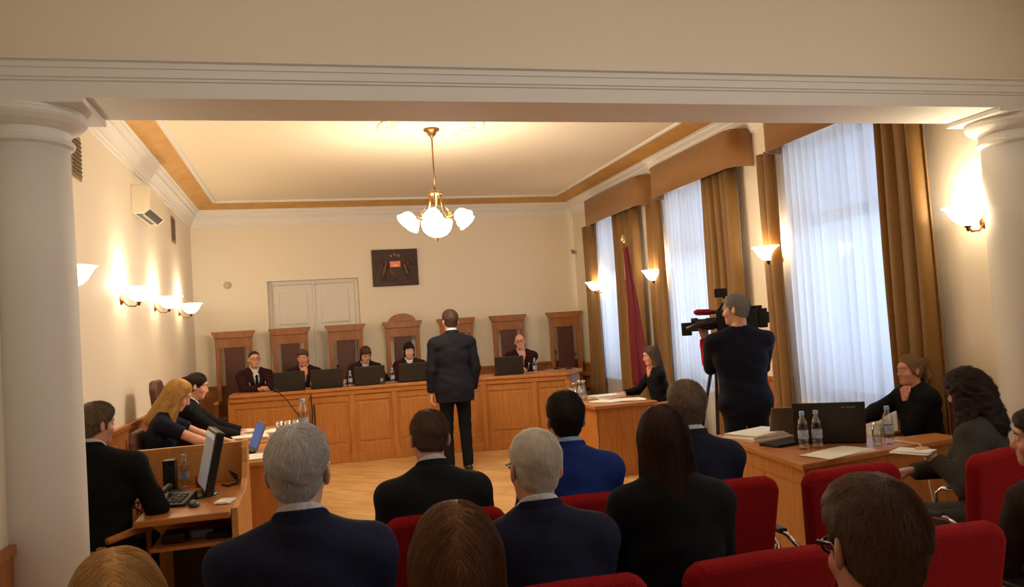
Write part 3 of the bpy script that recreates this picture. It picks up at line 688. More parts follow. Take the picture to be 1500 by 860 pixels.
    if sleeve:                                                   # a sleeve of another colour pushed out below the jersey cuff
        sd, rgb = sleeve; S, E, W, Rm, cu, fd = arms[sd]
        V, Q = Field([rc(E + (W - E) * .12, W, .060 * s, .046 * s, .01, clips=[(W - fd * .01, fd), (E + (W - E) * .12, -fd)])], .006, .003).mesh(); link('shirt_sleeve', rawmesh('shirt_sleeve', V, Q, [cloth('sleeve' + str(rgb), rgb)]), t, label='red shirt sleeve below the jersey')
    # hair (built in head space)
    h2 = hcol2 or tuple(v * .62 for v in hcol); hb = mat('hairbase' + str(hcol) + str(h2), tuple((.8 if sum(hcol) > 620 else .5) * a + (.2 if sum(hcol) > 620 else .5) * b for a, b in zip(hcol, h2)), .6, noise=90, rgb2=tuple(.45 * a + .55 * b for a, b in zip(hcol, h2)), spec=.25, stretch=(1, 1, .12))
    hm = mat('hair' + str(hcol) + str(h2), hcol, .5, rgb2=hcol2 or tuple(v * .62 for v in hcol), island=True, spec=.4)
    fr = (V3(0, .083, .066 + hlow), V3(0, -.072, -.058)); d_ = fr[1] - fr[0]; nrm = V3(0, -d_[2], d_[1]); nrm = nrm / np.linalg.norm(nrm)
    cl = [(fr[0], nrm, .05)]
    cap = lambda gg, c: [el((0, -.012, .037), (.078 + gg, .096 + gg, .090 + gg), .015, clips=c), el((0, -.040, -.020), (.066 + gg * .7, .054 + gg * .7, .066 + gg * .5), .02, clips=c)]
    pl = V3(0, .083, .068 + hlow), V3(0, -.072, -.078); d2 = pl[1] - pl[0]; n2 = V3(0, -d2[2], d2[1]); low = [(pl[0], n2 / np.linalg.norm(n2), .012)]
    ph_ = V3(0, .083, .066 + hlow), V3(0, -.085, -.012); d3 = ph_[1] - ph_[0]; n3 = V3(0, -d3[2], d3[1]); high = [(ph_[0], n3 / np.linalg.norm(n3), .06)]
    def mens(gg):
        return [el((0, -.012, .037), (.0795, .097, .091), .015, clips=low), el((0, -.040, -.022), (.0655, .056, .068), .03, clips=low), el((0, -.010, .040), (.078 + gg, .097 + gg, .090 + gg), .03, clips=high)] + [rc((sx * .0725, .012, .02), (sx * .0645, .020, -.018), .006, .003, .01) for sx in (-1, 1)]
    HP = []; style = 'short'
    earcut = [el((sx * .088, -.002, -.014), (.020, .030, .042), .006, -1) for sx in (-1, 1)]
    if hair in ('short', 'crew'): HP = mens(.006 if hair == 'crew' else .012) + ([el((0, .018, .088), (.064, .074, .046), .03, clips=cl)] if hair == 'short' else []) + earcut
    elif hair == 'bald': HP = cap(.006, cl + [((0, .0, .050), (0, .25, 1), .02)]) + earcut
    elif hair == 'thin': HP = cap(.004, cl) + earcut
    elif hair == 'bob': HP = cap(.003, [((0, .081, .064), (0, .80, -.60), .012)]) + [el((0, -.018, .042), (.087, .103, .100), .03, clips=[((0, .078, .072), (0, .78, -.62), .05)])] + [rc((sx * .070, -.005, .03), (sx * .074, .0, -.085), .020, .016, .02) for sx in (-1, 1)] + [rc((0, -.05, 0), (0, -.055, -.09), .07, .06, .03)] + ([el((0, .066, .064), (.060, .026, .030), .015)] if fringe else []); style = 'down'
    elif hair == 'curly': HP = cap(.03, [((0, .075, .07), (0, .8, -.6))]) + [rc((sx * .085, -.01, .02), (sx * .105, -.02, -.16), .05, .058, .03) for sx in (-1, 1)] + [rc((0, -.07, 0), (0, -.09, -.19), .09, .095, .03)]; style = 'curl'
    elif hair == 'long': HP = cap(.003, [((0, .081, .068), (0, .78, -.62), .012)]) + [el((0, -.016, .040), (.084, .102, .098), .03, clips=[((0, .076, .080), (0, .76, -.65), .05)])] + [rc((sx * .068, -.014, .02), (sx * .080, -.03, -.22), .026, .036, .03) for sx in (-1, 1)] + [rc((0, -.045, -.01), (0, -.075, -.26), .082, .072, .04)]; style = 'down'
    elif hair == 'bun': HP = cap(.003, [((0, .081, .066), (0, .80, -.60), .012)]) + [el((0, -.016, .040), (.082, .100, .096), .03, clips=[((0, .074, .080), (0, .75, -.66), .07)])] + [el((0, -.125, .03), (.048, .045, .048), .02)]
    elif hair == 'tail': HP = cap(.003, [((0, .074, .074), (0, .80, -.60), .012)]) + [el((0, -.018, .042), (.083, .099, .097), .03, clips=[((0, .066, .088), (0, .76, -.65), .08)])] + [rc((sx * .074, .030, .035), (sx * .080, .004, -.02), .008, .012, .012) for sx in (-1, 1)] + [el((0, -.10, .055), (.07, .05, .055), .03), rc((0, -.135, .015), (.01, -.165, -.06), .040, .034, .02), rc((.01, -.165, -.06), (.0, -.15, -.12), .034, .014, .02)]; style = 'back'
    HP += list(hair_extra)
    F = Field(HP, hvox, .0016 if hair != 'curly' else .007, 60 if hair != 'curly' else 55); V, Q = F.mesh()
    nb_ = len(Q)
    if strand:
        v2, q2 = strands(F, V, strand, slen, srad, style, 3, hairlift, crown, part); q2 = q2 + len(V); V = np.r_[V, v2]; Q = np.r_[Q, q2]
    V = hc + (V * hs_) @ Rh.T
    link('hair', rawmesh('hair', V, Q, [hb, hm], (np.arange(len(Q)) >= nb_).astype(int)), t)
    if face:
        for sx in (-1, 1):
            e = hc + Rh @ (V3(sx * .031, .0812, .008) * hs_)
            mb = MB(); mb.lathe([(.0001, -.010), (.007, -.007), (.0095, 0), (.0080, .0052), (.0056, .0078)], n=12, mi=0); mb.lathe([(.0056, .0077), (.003, .0094), (.0001, .0098)], n=12, mi=1)
            Tm = Matrix.Translation(e) @ Matrix(Rh.tolist()).to_4x4() @ Matrix.Rotation(-PI / 2, 4, 'X'); mb.v = [tuple(Tm @ (Vector(p) * hs_)) for p in mb.v]
            obj('eye', mb, [eye_w, eye_d], t, True)
            obj('eyebrow', MB().tube(hx([(sx * .014, .094, .030), (sx * .03, .0935, .036), (sx * .047, .080, .031)]), [.003, .0036, .002], 6), hm, t, True)
    if glasses:
        gm = mat('spectacle' + str(glasses), glasses, .3); mb = MB()
        for sx in (-1, 1):
            mb.tube(hx([(sx * (.034 + .024 * math.cos(q)), .104 - .006 * math.cos(q) * 0, .006 + .017 * math.sin(q)) for q in np.linspace(0, 2 * PI, 16, endpoint=False)]), .0022 * gthick, 6, closed=True)
            mb.tube(hx([(sx * .058, .103, .011), (sx * .076, .085, .012), (sx * .0815, .01, .010), (sx * .085, -.012, .0), (sx * .080, -.022, -.02)]), .0024 * gthick, 6)
        mb.tube(hx([(-.011, .105, .010), (0, .109, .013), (.011, .105, .010)]), .002, 6)
        obj('spectacles', mb, gm, t, True)
    if chain:
        mb = MB(); mb.tube([tuple(sp(.10 * math.cos(q) * 1.1, (.135 + .012 * math.sin(q)) * chest + .02, .40 + .0 - .17 * math.sin(q))) for q in np.linspace(0, PI, 16)], .007, 6)
        mb.lathe([(.001, -.004), (.03, -.003), (.03, .003), (.001, .004)], n=16, T=Matrix.Translation(sp(0, .165 * chest, .22)) @ Matrix.Rotation(PI / 2, 4, 'X'))
        obj('chain_of_office', mb, mat('silver', (200, 196, 186), .3, .9), t, True, label='silver chain')
    t['_s'] = s; del t['_s']
    return dict(t=t, arms=arms, loc=loc, psi=psi, s=s, hc=hc)
# ------------------------------------------------------------------ the judges' bench
BN = [(-1.02, 10.86), (-.06, 10.76), (.52, 10.72), (1.08, 10.70), (1.65, 10.65), (2.26, 10.52), (2.92, 10.33), (3.36, 10.22)]
def seg_T(a, b):
    d = Vector((b[0] - a[0], b[1] - a[1], 0)); L = d.length; return tr(a[0], a[1], 0) @ rz(math.atan2(d.y, d.x)), L
bench = thing('judges_bench', 'long curved honey oak panelled bench in front of the judges', 'bench', (0, 0, 0))
off = lambda dy: [(x, y + dy) for x, y in BN]
obj('worktop', MB().strip(off(-.045), [(x, 11.42 if y > 10.6 else y + .75) for x, y in BN], .945, .985), oakh, bench, bevel=.006)
obj('moulding', MB().strip(off(-.025), off(.05), .885, .945), oakh, bench, bevel=.008)
obj('plinth', MB().strip(off(-.012), off(.05), 0, .12), oak, bench, bevel=.004)
for i in range(len(BN) - 1):
    T, L = seg_T(BN[i], BN[i + 1]); mb = MB()
    mb.box(0, L, .012, .04, .10, .89, T=T)
    mb.box(0, .055, 0, .03, .12, .885, T=T).box(L - .055, L, 0, .03, .12, .885, T=T).box(.055, L - .055, 0, .03, .12, .24, T=T).box(.055, L - .055, 0, .03, .80, .885, T=T)
    mb.prism([(.085, .27), (L - .085, .27), (L - .085, .77), (.085, .77)], .004, .02, axis='y', T=T)
    obj('front_panel', mb, oak, bench, bevel=.004)
for i in range(1, len(BN)):
    T, L = seg_T(BN[i - 1], BN[i]); T = tr(BN[i][0], BN[i][1], 0) @ rz(math.atan2(BN[i][1] - BN[i - 1][1], BN[i][0] - BN[i - 1][0]))
    obj('pilaster', MB().box(-.035, .035, -.022, .03, .0, .885, T=T), oak, bench, bevel=.006)
E1 = (3.36, 10.22); E2 = (3.74, 10.82); T, L = seg_T(E1, E2)
obj('end_panel', MB().box(0, L, 0, .035, 0, .93, T=T).box(.06, L - .06, -.008, .01, .2, .8, T=T), lightoak, bench, bevel=.004)
obj('end_top', MB().prism([(3.34, 10.17), (3.40, 10.17), (3.80, 10.84), (3.78, 11.3), (3.36, 11.3)], .945, .985), oakh, bench, bevel=.006)
obj('side_panel', MB().box(-1.04, -1.005, 10.86, 11.42, 0, .945), oak, bench, bevel=.004)

# ------------------------------------------------------------------ throne-like judges' chairs
def judge_chair(x, y, rot, label, arch=False):
    t = thing('judge_chair', label, 'chair', (x, y, .15), rot, 'tall judges chairs')
    for s in (-1, 1):
        obj('back_post', MB().box(s * .228 - .032, s * .228 + .032, -.27, -.21, 0, 1.47), chairwood, t, bevel=.006)
        obj('front_leg', MB().box(s * .228 - .03, s * .228 + .03, .22, .28, 0, .64), chairwood, t, bevel=.006)
        ar = obj('armrest', MB().prism([(-.22, .64), (.30, .64), (.32, .66), (.31, .69), (.24, .70), (-.22, .69)], s * .228 - .035, s * .228 + .035, axis='x'), chairwood, t, bevel=.01)
        obj('side_rail', MB().box(s * .228 - .02, s * .228 + .02, -.21, .22, .36, .44), chairwood, t)
    obj('top_rail', MB().box(-.262, .262, -.272, -.208, 1.45, 1.60), chairwood, t, bevel=.005)
    cor = [(-.266, 1.59), (.266, 1.59), (.272, 1.62), (.302, 1.66), (.306, 1.69), (-.306, 1.69), (-.302, 1.66), (-.272, 1.62)]
    obj('cornice', MB().prism(cor, -.29, -.19, axis='y'), chairwood, t, bevel=.006)
    if arch:
        pts = [(.21 * math.cos(a), 1.685 + .125 * math.sin(a)) for a in np.linspace(0, PI, 18)]
        obj('arch_crest', MB().prism(pts, -.28, -.20, axis='y').prism([(.145 * math.cos(a), 1.69 + .08 * math.sin(a)) for a in np.linspace(0, PI, 14)], -.20, -.188, axis='y'), chairwood, t, bevel=.006)
    obj('back_panel', MB().box(-.135, .135, -.26, -.222, .40, 1.47), brownleather, t, bevel=.012, label='brown leather back panel')
    obj('seat', MB().box(-.19, .19, -.21, .26, .40, .48), brownleather, t, bevel=.03, label='brown leather seat cushion')
    obj('seat_frame', MB().box(-.225, .225, .24, .27, .34, .42).box(-.225, .225, -.25, -.22, .34, .40), chairwood, t, bevel=.004)
    return t
CX = [-1.06, -.26, .56, 1.43, 2.28, 3.13, 4.07]
JL = ['high-backed judge chair at the left end of the bench', 'high-backed judge chair in front of the double door, second from left', 'high-backed judge chair third from left, behind the woman with brown hair', 'judge chair with the rounded arched crest',
      'high-backed judge chair mostly hidden behind the standing man', 'high-backed judge chair behind the bald judge with spectacles', 'empty high-backed judge chair in the right corner']
for i, x in enumerate(CX): judge_chair(x, 12.14 if i != 6 else 12.1, PI, JL[i], i == 3)

# ------------------------------------------------------------------ small repeated things
def laptop(x, y, z, rot, label, w=.36, d=.25, op=105, screen=None, group=None, lid=None):
    t = thing('laptop', label, 'laptop', (x, y, z), rot, group)     # local: user sits at -y, screen hinge at +y
    obj('base', MB().box(-w / 2, w / 2, -d / 2, d / 2, 0, .018), blackp, t, bevel=.004)
    obj('keyboard', MB().box(-w / 2 + .03, w / 2 - .03, -d / 2 + .09, d / 2 - .03, .018, .021), greyp if lid is None else blackm, t)
    T = tr(0, d / 2, .014) @ Matrix.Rotation(math.radians(90 - op), 4, 'X')
    l = obj('lid', MB().box(-w / 2, w / 2, 0, .012, 0, d, T=T), lid or lidm, t, bevel=.004)
    obj('screen', MB().box(-w / 2 + .015, w / 2 - .015, -.002, .002, .02, d - .015, T=T), screen or mat('screen_off', (24, 26, 30), .15), l)
    return t
LSP = [(-.27, 10.98, .05, 'leftmost open laptop on the judges bench'), (.21, 10.95, .0, 'second open laptop from the left on the judges bench'), (.78, 10.93, -.03, 'open laptop in front of the woman judge with brown hair'),
       (1.36, 10.92, 0, 'open laptop in front of the woman judge with black fringe'), (2.68, 10.75, -.15, 'open laptop in front of the bald judge with spectacles')]
for x, y, r, lb in LSP: laptop(x, y, .985, PI + r, 'black ' + lb, .40, .25, 103, group='laptops on the judges bench')
def bottle(x, y, z, label, h=.23, group='water bottles', water=True):
    t = thing('water_bottle', label, 'bottle', (x, y, z), 0, group); s = h / .23
    r = .031 * s
    prof = [(.001, .004), (r * .8, .0), (r, .008), (r, .05 * s), (r * .95, .055 * s), (r, .06 * s), (r, .12 * s), (r * .93, .135 * s), (r, .145 * s), (r * .85, .17 * s), (.014 * s, .195 * s), (.013 * s, .212 * s)]
    obj('bottle_body', MB().lathe(prof, n=18), bottle_m, t, True)
    obj('label_band', MB().lathe([(r * 1.015, .065 * s), (r * 1.015, .115 * s)], n=18, caps=False), labelm, t, True)
    obj('cap', MB().lathe([(.0155 * s, .207 * s), (.0155 * s, .227 * s), (.013 * s, .23 * s), (.001, .23 * s)], n=16), capblue, t)
    return t
def glass(x, y, z, label, h=.12, group='drinking glasses'):
    o = obj('drinking_glass', MB().lathe([(.001, .006), (.024, .0), (.027, .004), (.033, h), (.031, h), (.025, .012), (.001, .011)], (0, 0, 0), 18), glass_m, None, True, loc=(x, y, z)); tag(o, label, 'glass', group); return o
def papers(name, x, y, z, w, d, h, rot, label, cat='papers', m=None):
    rg = np.random.default_rng(int(abs(x * 100) + abs(y * 77)))
    mb = MB(); n = 4
    vs = []                                                       # one ragged stack as a closed skin
    for i in range(n + 1):
        a = rg.normal(0, .05); ox, oy = rg.normal(0, .006, 2); c, s_ = math.cos(a), math.sin(a)
        for px, py in ((-w / 2, -d / 2), (w / 2, -d / 2), (w / 2, d / 2), (-w / 2, d / 2)): vs.append((c * px - s_ * py + ox, s_ * px + c * py + oy, h * i / n))
    fs = [(3, 2, 1, 0), tuple(range(4 * n, 4 * n + 4))] + [(4 * i + k, 4 * i + (k + 1) % 4, 4 * i + 4 + (k + 1) % 4, 4 * i + 4 + k) for i in range(n) for k in range(4)]
    o = obj(name, mb.add(vs, fs), m or paper, None, loc=(x, y, z), rotz=rot); return tag(o, label, cat)
def mic(x, y, z, dx, dy, h, label):
    t = thing('gooseneck_microphone', label, 'microphone', (x, y, z), 0, 'gooseneck microphones')
    obj('base', MB().lathe([(.05, 0), (.05, .012), (.035, .025), (.008, .03)], n=18), blackp, t)
    obj('gooseneck', MB().tube([(0, 0, .02), (dx * .2, dy * .2, h * .35), (dx * .6, dy * .6, h * .75), (dx * .92, dy * .92, h * .96)], .005), blackm, t, True)
    a = Vector((dx * .90, dy * .9, h * .95)); b = Vector((dx, dy, h))
    d = (b - a).normalized(); obj('capsule', MB().tube([a, a + d * .02, a + d * .05, a + d * .065], [.008, .014, .014, .006]), blackm, t, True)
mic(.43, 11.2, .985, -.05, -.12, .26, 'small black microphone between the second and third laptops on the judges bench')
mic(3.5, 11.1, .985, -.02, -.05, .24, 'small black microphone at the right end of the judges bench')
for x, y, lb in ((.03, 10.86, 'small water bottle between the first and second laptops on the judges bench'), (.52, 10.84, 'small water bottle between the second and third laptops on the judges bench'), (1.08, 10.82, 'small water bottle left of the fourth laptop on the judges bench'), (3.0, 10.52, 'small water bottle in front of the bald judge')):
    bottle(x, y, .985, lb, .21)
glass(.44, 10.8, .985, 'small glass beside the bottle left of the third bench laptop', .1); glass(.93, 10.78, .985, 'small glass in front of the woman judge with brown hair', .09)

# ------------------------------------------------------------------ tables
def legtable(): pass
def table(name, label, poly, z, m, panels, th=.035, ov=.0):
    t = thing(name, label, 'table', (0, 0, 0))
    obj('tabletop', MB().prism(poly, z - th, z), oakh, t, bevel=.006)
    for nm, (a, b), z0, z1, inset in panels:
        T, L = seg_T(a, b); mb = MB().box(0, L, 0, .022, z0, z1, T=T)
        if inset: mb.box(L * inset - .004, L * inset + .004, -.003, .004, z0 + .02, z1 - .1, T=T).box(.0, L, -.006, .004, z1 - .10, z1, T=T)
        obj(nm, mb, m, t, bevel=.003)
    return t
# clerks' tables along the left wall
table('clerk_table', 'honey oak table of the blonde clerk with its end panel towards the audience', [(-.64, 6.22), (.0, 6.22), (.0, 7.32), (-.64, 7.32)], .76, oak, [('end_panel', ((-.61, 6.25), (-.03, 6.25)), 0, .725, 0), ('end_panel', ((-.03, 7.29), (-.61, 7.29)), 0, .725, 0), ('front_panel', ((-.03, 6.25), (-.03, 7.29)), .05, .725, 0)])
table('clerk_table', 'honey oak table of the dark-haired clerk, covered with papers and glasses', [(-.84, 7.42), (-.06, 7.42), (-.06, 8.75), (-.84, 8.75)], .76, oak, [('end_panel', ((-.81, 7.45), (-.09, 7.45)), 0, .725, 0), ('end_panel', ((-.09, 8.72), (-.81, 8.72)), 0, .725, 0), ('front_panel', ((-.09, 7.45), (-.09, 8.72)), .05, .725, 0)])
blue_screen = mat('lit_screen', (60, 80, 130), .5, emit=((92, 120, 190), .30))
grey_screen = mat('lit_document', (150, 155, 160), .6, emit=((178, 184, 192), .10))
t = laptop(-.60, 6.84, .76, math.radians(-76), 'open grey laptop with a blue screen on the blonde clerk table', .33, .23, 112, blue_screen, lid=greyp)
papers('paper_stack', -.42, 6.45, .76, .21, .28, .012, .1, 'white papers at the near end of the blonde clerk table')
papers('paper_stack', -.55, 7.72, .76, .30, .22, .035, .15, 'thick white paper stack on the dark-haired clerk table, nearest edge')
papers('paper_stack', -.36, 8.12, .76, .22, .31, .02, -.2, 'white paper sheets behind the laptop beside the glasses')
papers('paper_stack', -.66, 8.25, .76, .22, .31, .03, .3, 'white papers in front of the dark-haired clerk')
for k in range(8): glass(-.30 + .075 * (k % 4), 7.78 + .085 * (k // 4), .76, 'clear glass in the cluster beside the tall bottle on the clerk table', .125, 'glasses clustered on the clerk table')
bottle(-.08, 7.60, .76, 'tall clear water bottle beside the glasses on the clerk table', .34)
mic(-.09, 8.3, .76, -.24, -.12, .40, 'long black gooseneck microphone rising from the clerk table')
# the computer desk beside the column
cdk = thing('computer_desk', 'honey oak computer desk with raised back partition and dark open shelf', 'desk', (0, 0, 0))
obj('worktop', MB().box(-.92, -.45, 4.52, 5.52, .715, .75), oakh, cdk, bevel=.006)
obj('back_partition', MB().box(-1.52, -.45, 5.52, 5.555, 0, 1.0), lightoak, cdk, bevel=.004)
obj('side_panel', MB().prism([(4.60, 0), (5.56, 0), (5.56, 1.01), (5.47, 1.01), (5.43, .97), (5.40, .88), (5.32, .79), (5.2, .752), (4.60, .752)], -.45, -.415, axis='x'), lightoak, cdk, bevel=.004)
obj('shelf', MB().box(-.865, -.45, 4.60, 5.5, .56, .58), oakh, cdk, bevel=.003)
obj('inner_back', MB().box(-.865, -.45, 5.3, 5.32, 0, .56), darkwood, cdk)
for k, (x, y, s) in enumerate(((-.76, 4.75, .05), (-.62, 4.8, .045), (-.53, 4.74, .03))):
    tag(obj('small_device', MB().box(x - .06, x + .06, y - .07, y + .07, .58, .58 + s), [blackp, greyp, blackm][k], None, bevel=.008), ['black box on the left of the desk shelf', 'grey device in the middle of the desk shelf', 'flat black box at the right of the desk shelf'][k], 'device', 'devices on the shelf of the computer desk')
mon = thing('monitor', 'black computer monitor with a grey document, turned towards the man in black', 'monitor', (-.675, 5.10, .75), math.radians(-77))
obj('base', MB().lathe([(.11, 0), (.11, .008), (.09, .016), (.02, .02)], n=28), blackp, mon, True)
obj('stand', MB().box(-.03, .03, .055, .085, .01, .16), blackp, mon, bevel=.006)
T = tr(0, 0.03, .03) @ Matrix.Rotation(-.22, 4, 'X')
hz = obj('housing', MB().box(-.21, .21, -.018, .03, 0, .36, T=T), blackp, mon, bevel=.008)
obj('screen', MB().box(-.19, .19, -.021, -.017, .02, .34, T=T), grey_screen, hz)
obj('screen_toolbar', MB().box(-.19, .19, -.0225, -.0205, .31, .34, T=T), mat('pale_bar', (215, 215, 215), .3, emit=((230, 226, 220), .12)), hz)
ph = thing('desk_phone', 'black desk telephone with rows of light keys', 'telephone', (-.78, 4.92, .75), -.2)
obj('phone_body', MB().prism([(-.11, 0), (.11, 0), (.11, .05), (-.11, .018)], -.09, .09, axis='x'), blackp, ph, bevel=.006)
obj('handset', MB().tube([(-.065, -.10, .045), (-.065, -.06, .065), (-.065, .06, .085), (-.065, .10, .08)], [.022, .015, .015, .022], 10), blackp, ph, True)
for i in range(4):
    for j in range(3): obj('key', MB().box(-.02 + .03 * j, .0 + .03 * j, -.075 + .035 * i, -.055 + .035 * i, .024 + .0052 * i, .033 + .0052 * i), greyp, ph)
P_ = lambda *a: [el(*q) for q in a]
ms = thing('computer_mouse', 'dark computer mouse near the front edge of the computer desk', 'mouse', (-.66, 4.78, .75), .2)
V, Q = Field([el((0, 0, .008), (.031, .055, .028), .01, clips=[((0, 0, 0), (0, 0, -1))])], .004).mesh() if 'Field' in globals() else ([], [])
link('mouse_body', rawmesh('mouse_body', V, Q, [mat('dark_grey_plastic', (58, 60, 64), .35)]), ms)
obj('scroll_wheel', MB().lathe([(.010, -.004), (.010, .004)], n=12, T=tr(0, .025, .028) @ Matrix.Rotation(PI / 2, 4, 'Y')), blackm, ms)
kb = thing('keyboard', 'black keyboard at the foot of the monitor', 'keyboard', (-.80, 5.16, .75), math.radians(-70))
obj('keyboard_base', MB().box(-.2, .2, -.06, .06, 0, .018), blackp, kb, bevel=.004)
obj('key_rows', MB().box(-.19, .19, -.05, -.03, .018, .022).box(-.19, .19, -.024, -.004, .018, .022).box(-.19, .19, .002, .022, .018, .022).box(-.19, .19, .028, .048, .018, .022), mat('key_grey', (50, 50, 54), .5), kb)
bottle(-.80, 5.44, .75, 'clear water bottle on the computer desk beside the partition', .21)
cup = thing('cup', 'small red cup beside the monitor', 'cup', (-.70, 5.42, .75))
obj('cup_body', MB().lathe([(.001, .004), (.03, 0), (.034, .01), (.038, .07), (.035, .07), (.03, .012), (.001, .01)], n=20), mat('red_glaze', (176, 22, 40), .3), cup, True)
obj('handle', MB().tube([(.034, 0, .055), (.055, 0, .05), (.055, 0, .025), (.034, 0, .018)], .005, 6), mat('red_glaze', (176, 22, 40), .3), cup, True)
papers('note_pad', -.50, 4.80, .75, .08, .12, .012, -.2, 'small white note pad at the right front corner of the computer desk')
tag(obj('speaker_box', MB().box(-.90, -.83, 5.28, 5.38, .75, .95).lathe([(.025, 0), (.02, -.004), (.001, -.004)], n=16, T=tr(-.865, 5.28, .89) @ Matrix.Rotation(-PI / 2, 4, 'X')), blackp, None, bevel=.004), 'small black speaker box beside the water bottle on the computer desk', 'speaker')
tag(obj('cable', MB().tube([(-.48, 5.46, .757), (-.50, 5.38, .80), (-.53, 5.42, .83), (-.49, 5.47, .79), (-.48, 5.36, .76), (-.53, 5.30, .757), (-.57, 5.36, .757)], .006, 6), blackm, None, True), 'tangled black cable behind the monitor', 'cable')
# wooden chair of the man in black
wc = thing('wooden_armchair', 'wooden armchair of the man in the black suit beside the column', 'chair', (-1.20, 4.70, 0), math.radians(-16))
obj('seat', MB().box(-.23, .23, -.22, .23, .41, .45), oakh, wc, bevel=.012)
for sx in (-1, 1):
    for sy in (-.2, .2): obj('leg', MB().box(sx * .21 - .02, sx * .21 + .02, sy - .02, sy + .02, 0, .41 if sy > 0 else .42), oak, wc, bevel=.004)
    obj('armrest', MB().tube([(sx * .25, -.22, .69), (sx * .26, 0, .68), (sx * .25, .24, .66)], [.018, .022, .02], 8).tube([(sx * .24, .2, .42), (sx * .25, .2, .66)], .014), oakh, wc, True)
    obj('back_post', MB().box(sx * .21 - .018, sx * .21 + .018, -.235, -.20, .42, .66), oak, wc, bevel=.004)
obj('back_rest', MB().box(-.2, .2, -.23, -.205, .54, .64), oakh, wc, bevel=.006)
for cx_, cy_, cr_, lb_ in ((3.86, 8.47, 82, 'wooden armchair of the woman sitting before the flag'), (4.11, 4.70, 84, 'wooden armchair of the ponytailed woman beside the nearest window')):
    o = copy_tree(wc); o.location = (cx_, cy_, 0); o.rotation_euler = (0, 0, math.radians(cr_)); o['label'] = lb_
wc.rotation_euler = (0, 0, math.radians(-16))
# brown leather office chair behind the blonde clerk, and one under each clerk
def office_chair(x, y, rot, label, h=1.25):
    t = thing('office_chair', label, 'chair', (x, y, 0), rot, 'brown clerk chairs')
    obj('seat', MB().box(-.24, .24, -.24, .24, .40, .455), brownleather, t, bevel=.03, segs=3)
    T = tr(0, -.27, .52) @ Matrix.Rotation(.12, 4, 'X')
    obj('backrest', MB().prism([(-.2, 0), (.2, 0), (.24, .3), (.22, h - .6), (.15, h - .52), (-.15, h - .52), (-.22, h - .6), (-.24, .3)], -.03, .04, axis='y', T=T), brownleather, t, bevel=.03, segs=3)
    obj('column', MB().lathe([(.03, .12), (.03, .41)], n=14), blackp, t)
    for k in range(5):
        a = 2 * PI * k / 5; lg = obj('base_arm', MB().tube([(0, 0, .13), (.28 * math.cos(a), .28 * math.sin(a), .07)], [.03, .018], 8), blackp, t, True)
        obj('caster', MB().lathe([(.028, -.012), (.028, .012)], n=14, T=tr(.28 * math.cos(a), .28 * math.sin(a), .028) @ Matrix.Rotation(PI / 2, 4, 'Y')), blackm, lg)
    for sx in (-1, 1): obj('armrest', MB().tube([(sx * .26, -.2, .66), (sx * .265, .14, .66)], .022, 8).tube([(sx * .25, -.02, .45), (sx * .262, -.02, .65)], .015), oakh, t, True)
    return t
office_chair(-1.03, 8.02, -PI / 2, 'brown leather office chair of the dark-haired clerk, rising behind the blonde clerk', 1.36)
office_chair(-1.05, 6.98, -PI / 2, 'low-backed brown office chair that the blonde clerk sits on', 1.0)
# right-hand tables
table('side_table', 'honey oak table on the right in front of the woman with shoulder-length brown hair', [(2.84, 7.81), (3.56, 7.81), (3.56, 9.0), (2.84, 9.0)], .76, oak, [('front_panel', ((2.885, 7.85), (3.53, 7.85)), 0, .725, 0), ('side_panel', ((2.885, 8.97), (2.885, 7.85)), 0, .725, 0), ('back_panel', ((3.53, 8.97), (2.885, 8.97)), .3, .725, 0)])
for (x, y, w, d, h, r, lb) in ((3.30, 8.62, .36, .26, .03, .1, 'thick white paper stack at the far side of the right side table'), (3.10, 8.15, .22, .3, .012, .5, 'white papers at the near left corner of the right side table'), (3.36, 8.1, .3, .22, .015, -.1, 'white papers at the near right corner of the right side table')):
    papers('paper_stack', x, y, .76, w, d, h, r, lb)
for k in range(6): glass(2.93 + .07 * (k % 2), 8.62 + .09 * (k // 2), .76, 'clear glass in the cluster at the left of the right side table', .125, 'glasses clustered on the right side table')
jug = thing('water_jug', 'clear glass water jug at the left of the right side table', 'jug', (2.95, 8.50, .76))
obj('jug_body', MB().lathe([(.001, .005), (.05, 0), (.062, .02), (.066, .08), (.05, .16), (.045, .20), (.055, .23), (.052, .23), (.042, .20), (.047, .16), (.062, .08), (.058, .02), (.001, .012)], n=22), glass_m, jug, True)
obj('handle', MB().tube([(-.05, 0, .21), (-.10, 0, .20), (-.105, 0, .12), (-.066, 0, .08)], .007, 8), glass_m, jug, True)
mic(3.62, 10.9, .985, .14, .1, .2, 'black microphone leaning out past the right end of the judges bench')
ndk = [(2.65, 3.95), (3.98, 4.21), (3.98, 4.42), (3.62, 4.42), (3.62, 5.28), (2.82, 5.25)]
table('press_table', 'honey oak table nearest on the right with laptops and water bottles', ndk, .76, oak, [('front_panel', ((2.70, 4.0), (3.96, 4.25)), .0, .725, .62), ('side_panel', ((2.84, 5.2), (2.70, 4.0)), 0, .725, .55), ('back_panel', ((3.58, 5.22), (2.86, 5.2)), .3, .725, 0)])
t = laptop(3.27, 4.56, .76, math.radians(147), 'large open dark laptop on the nearest right table', .43, .27, 106)
badge = mat('badge_grey', (120, 118, 114), .4)
obj('lid_badge', MB().box(-.16, -.105, .0115, .0128, .235, .243, T=tr(0, .135, .014) @ Matrix.Rotation(math.radians(-16), 4, 'X')).box(-.095, -.075, .0115, .0128, .235, .243, T=tr(0, .135, .014) @ Matrix.Rotation(math.radians(-16), 4, 'X')), badge, t)
laptop(3.27, 5.0, .76, math.radians(160), 'smaller open laptop half hidden behind the large dark laptop', .33, .23, 120, lid=mat('bronze_lid', (112, 92, 78), .4))
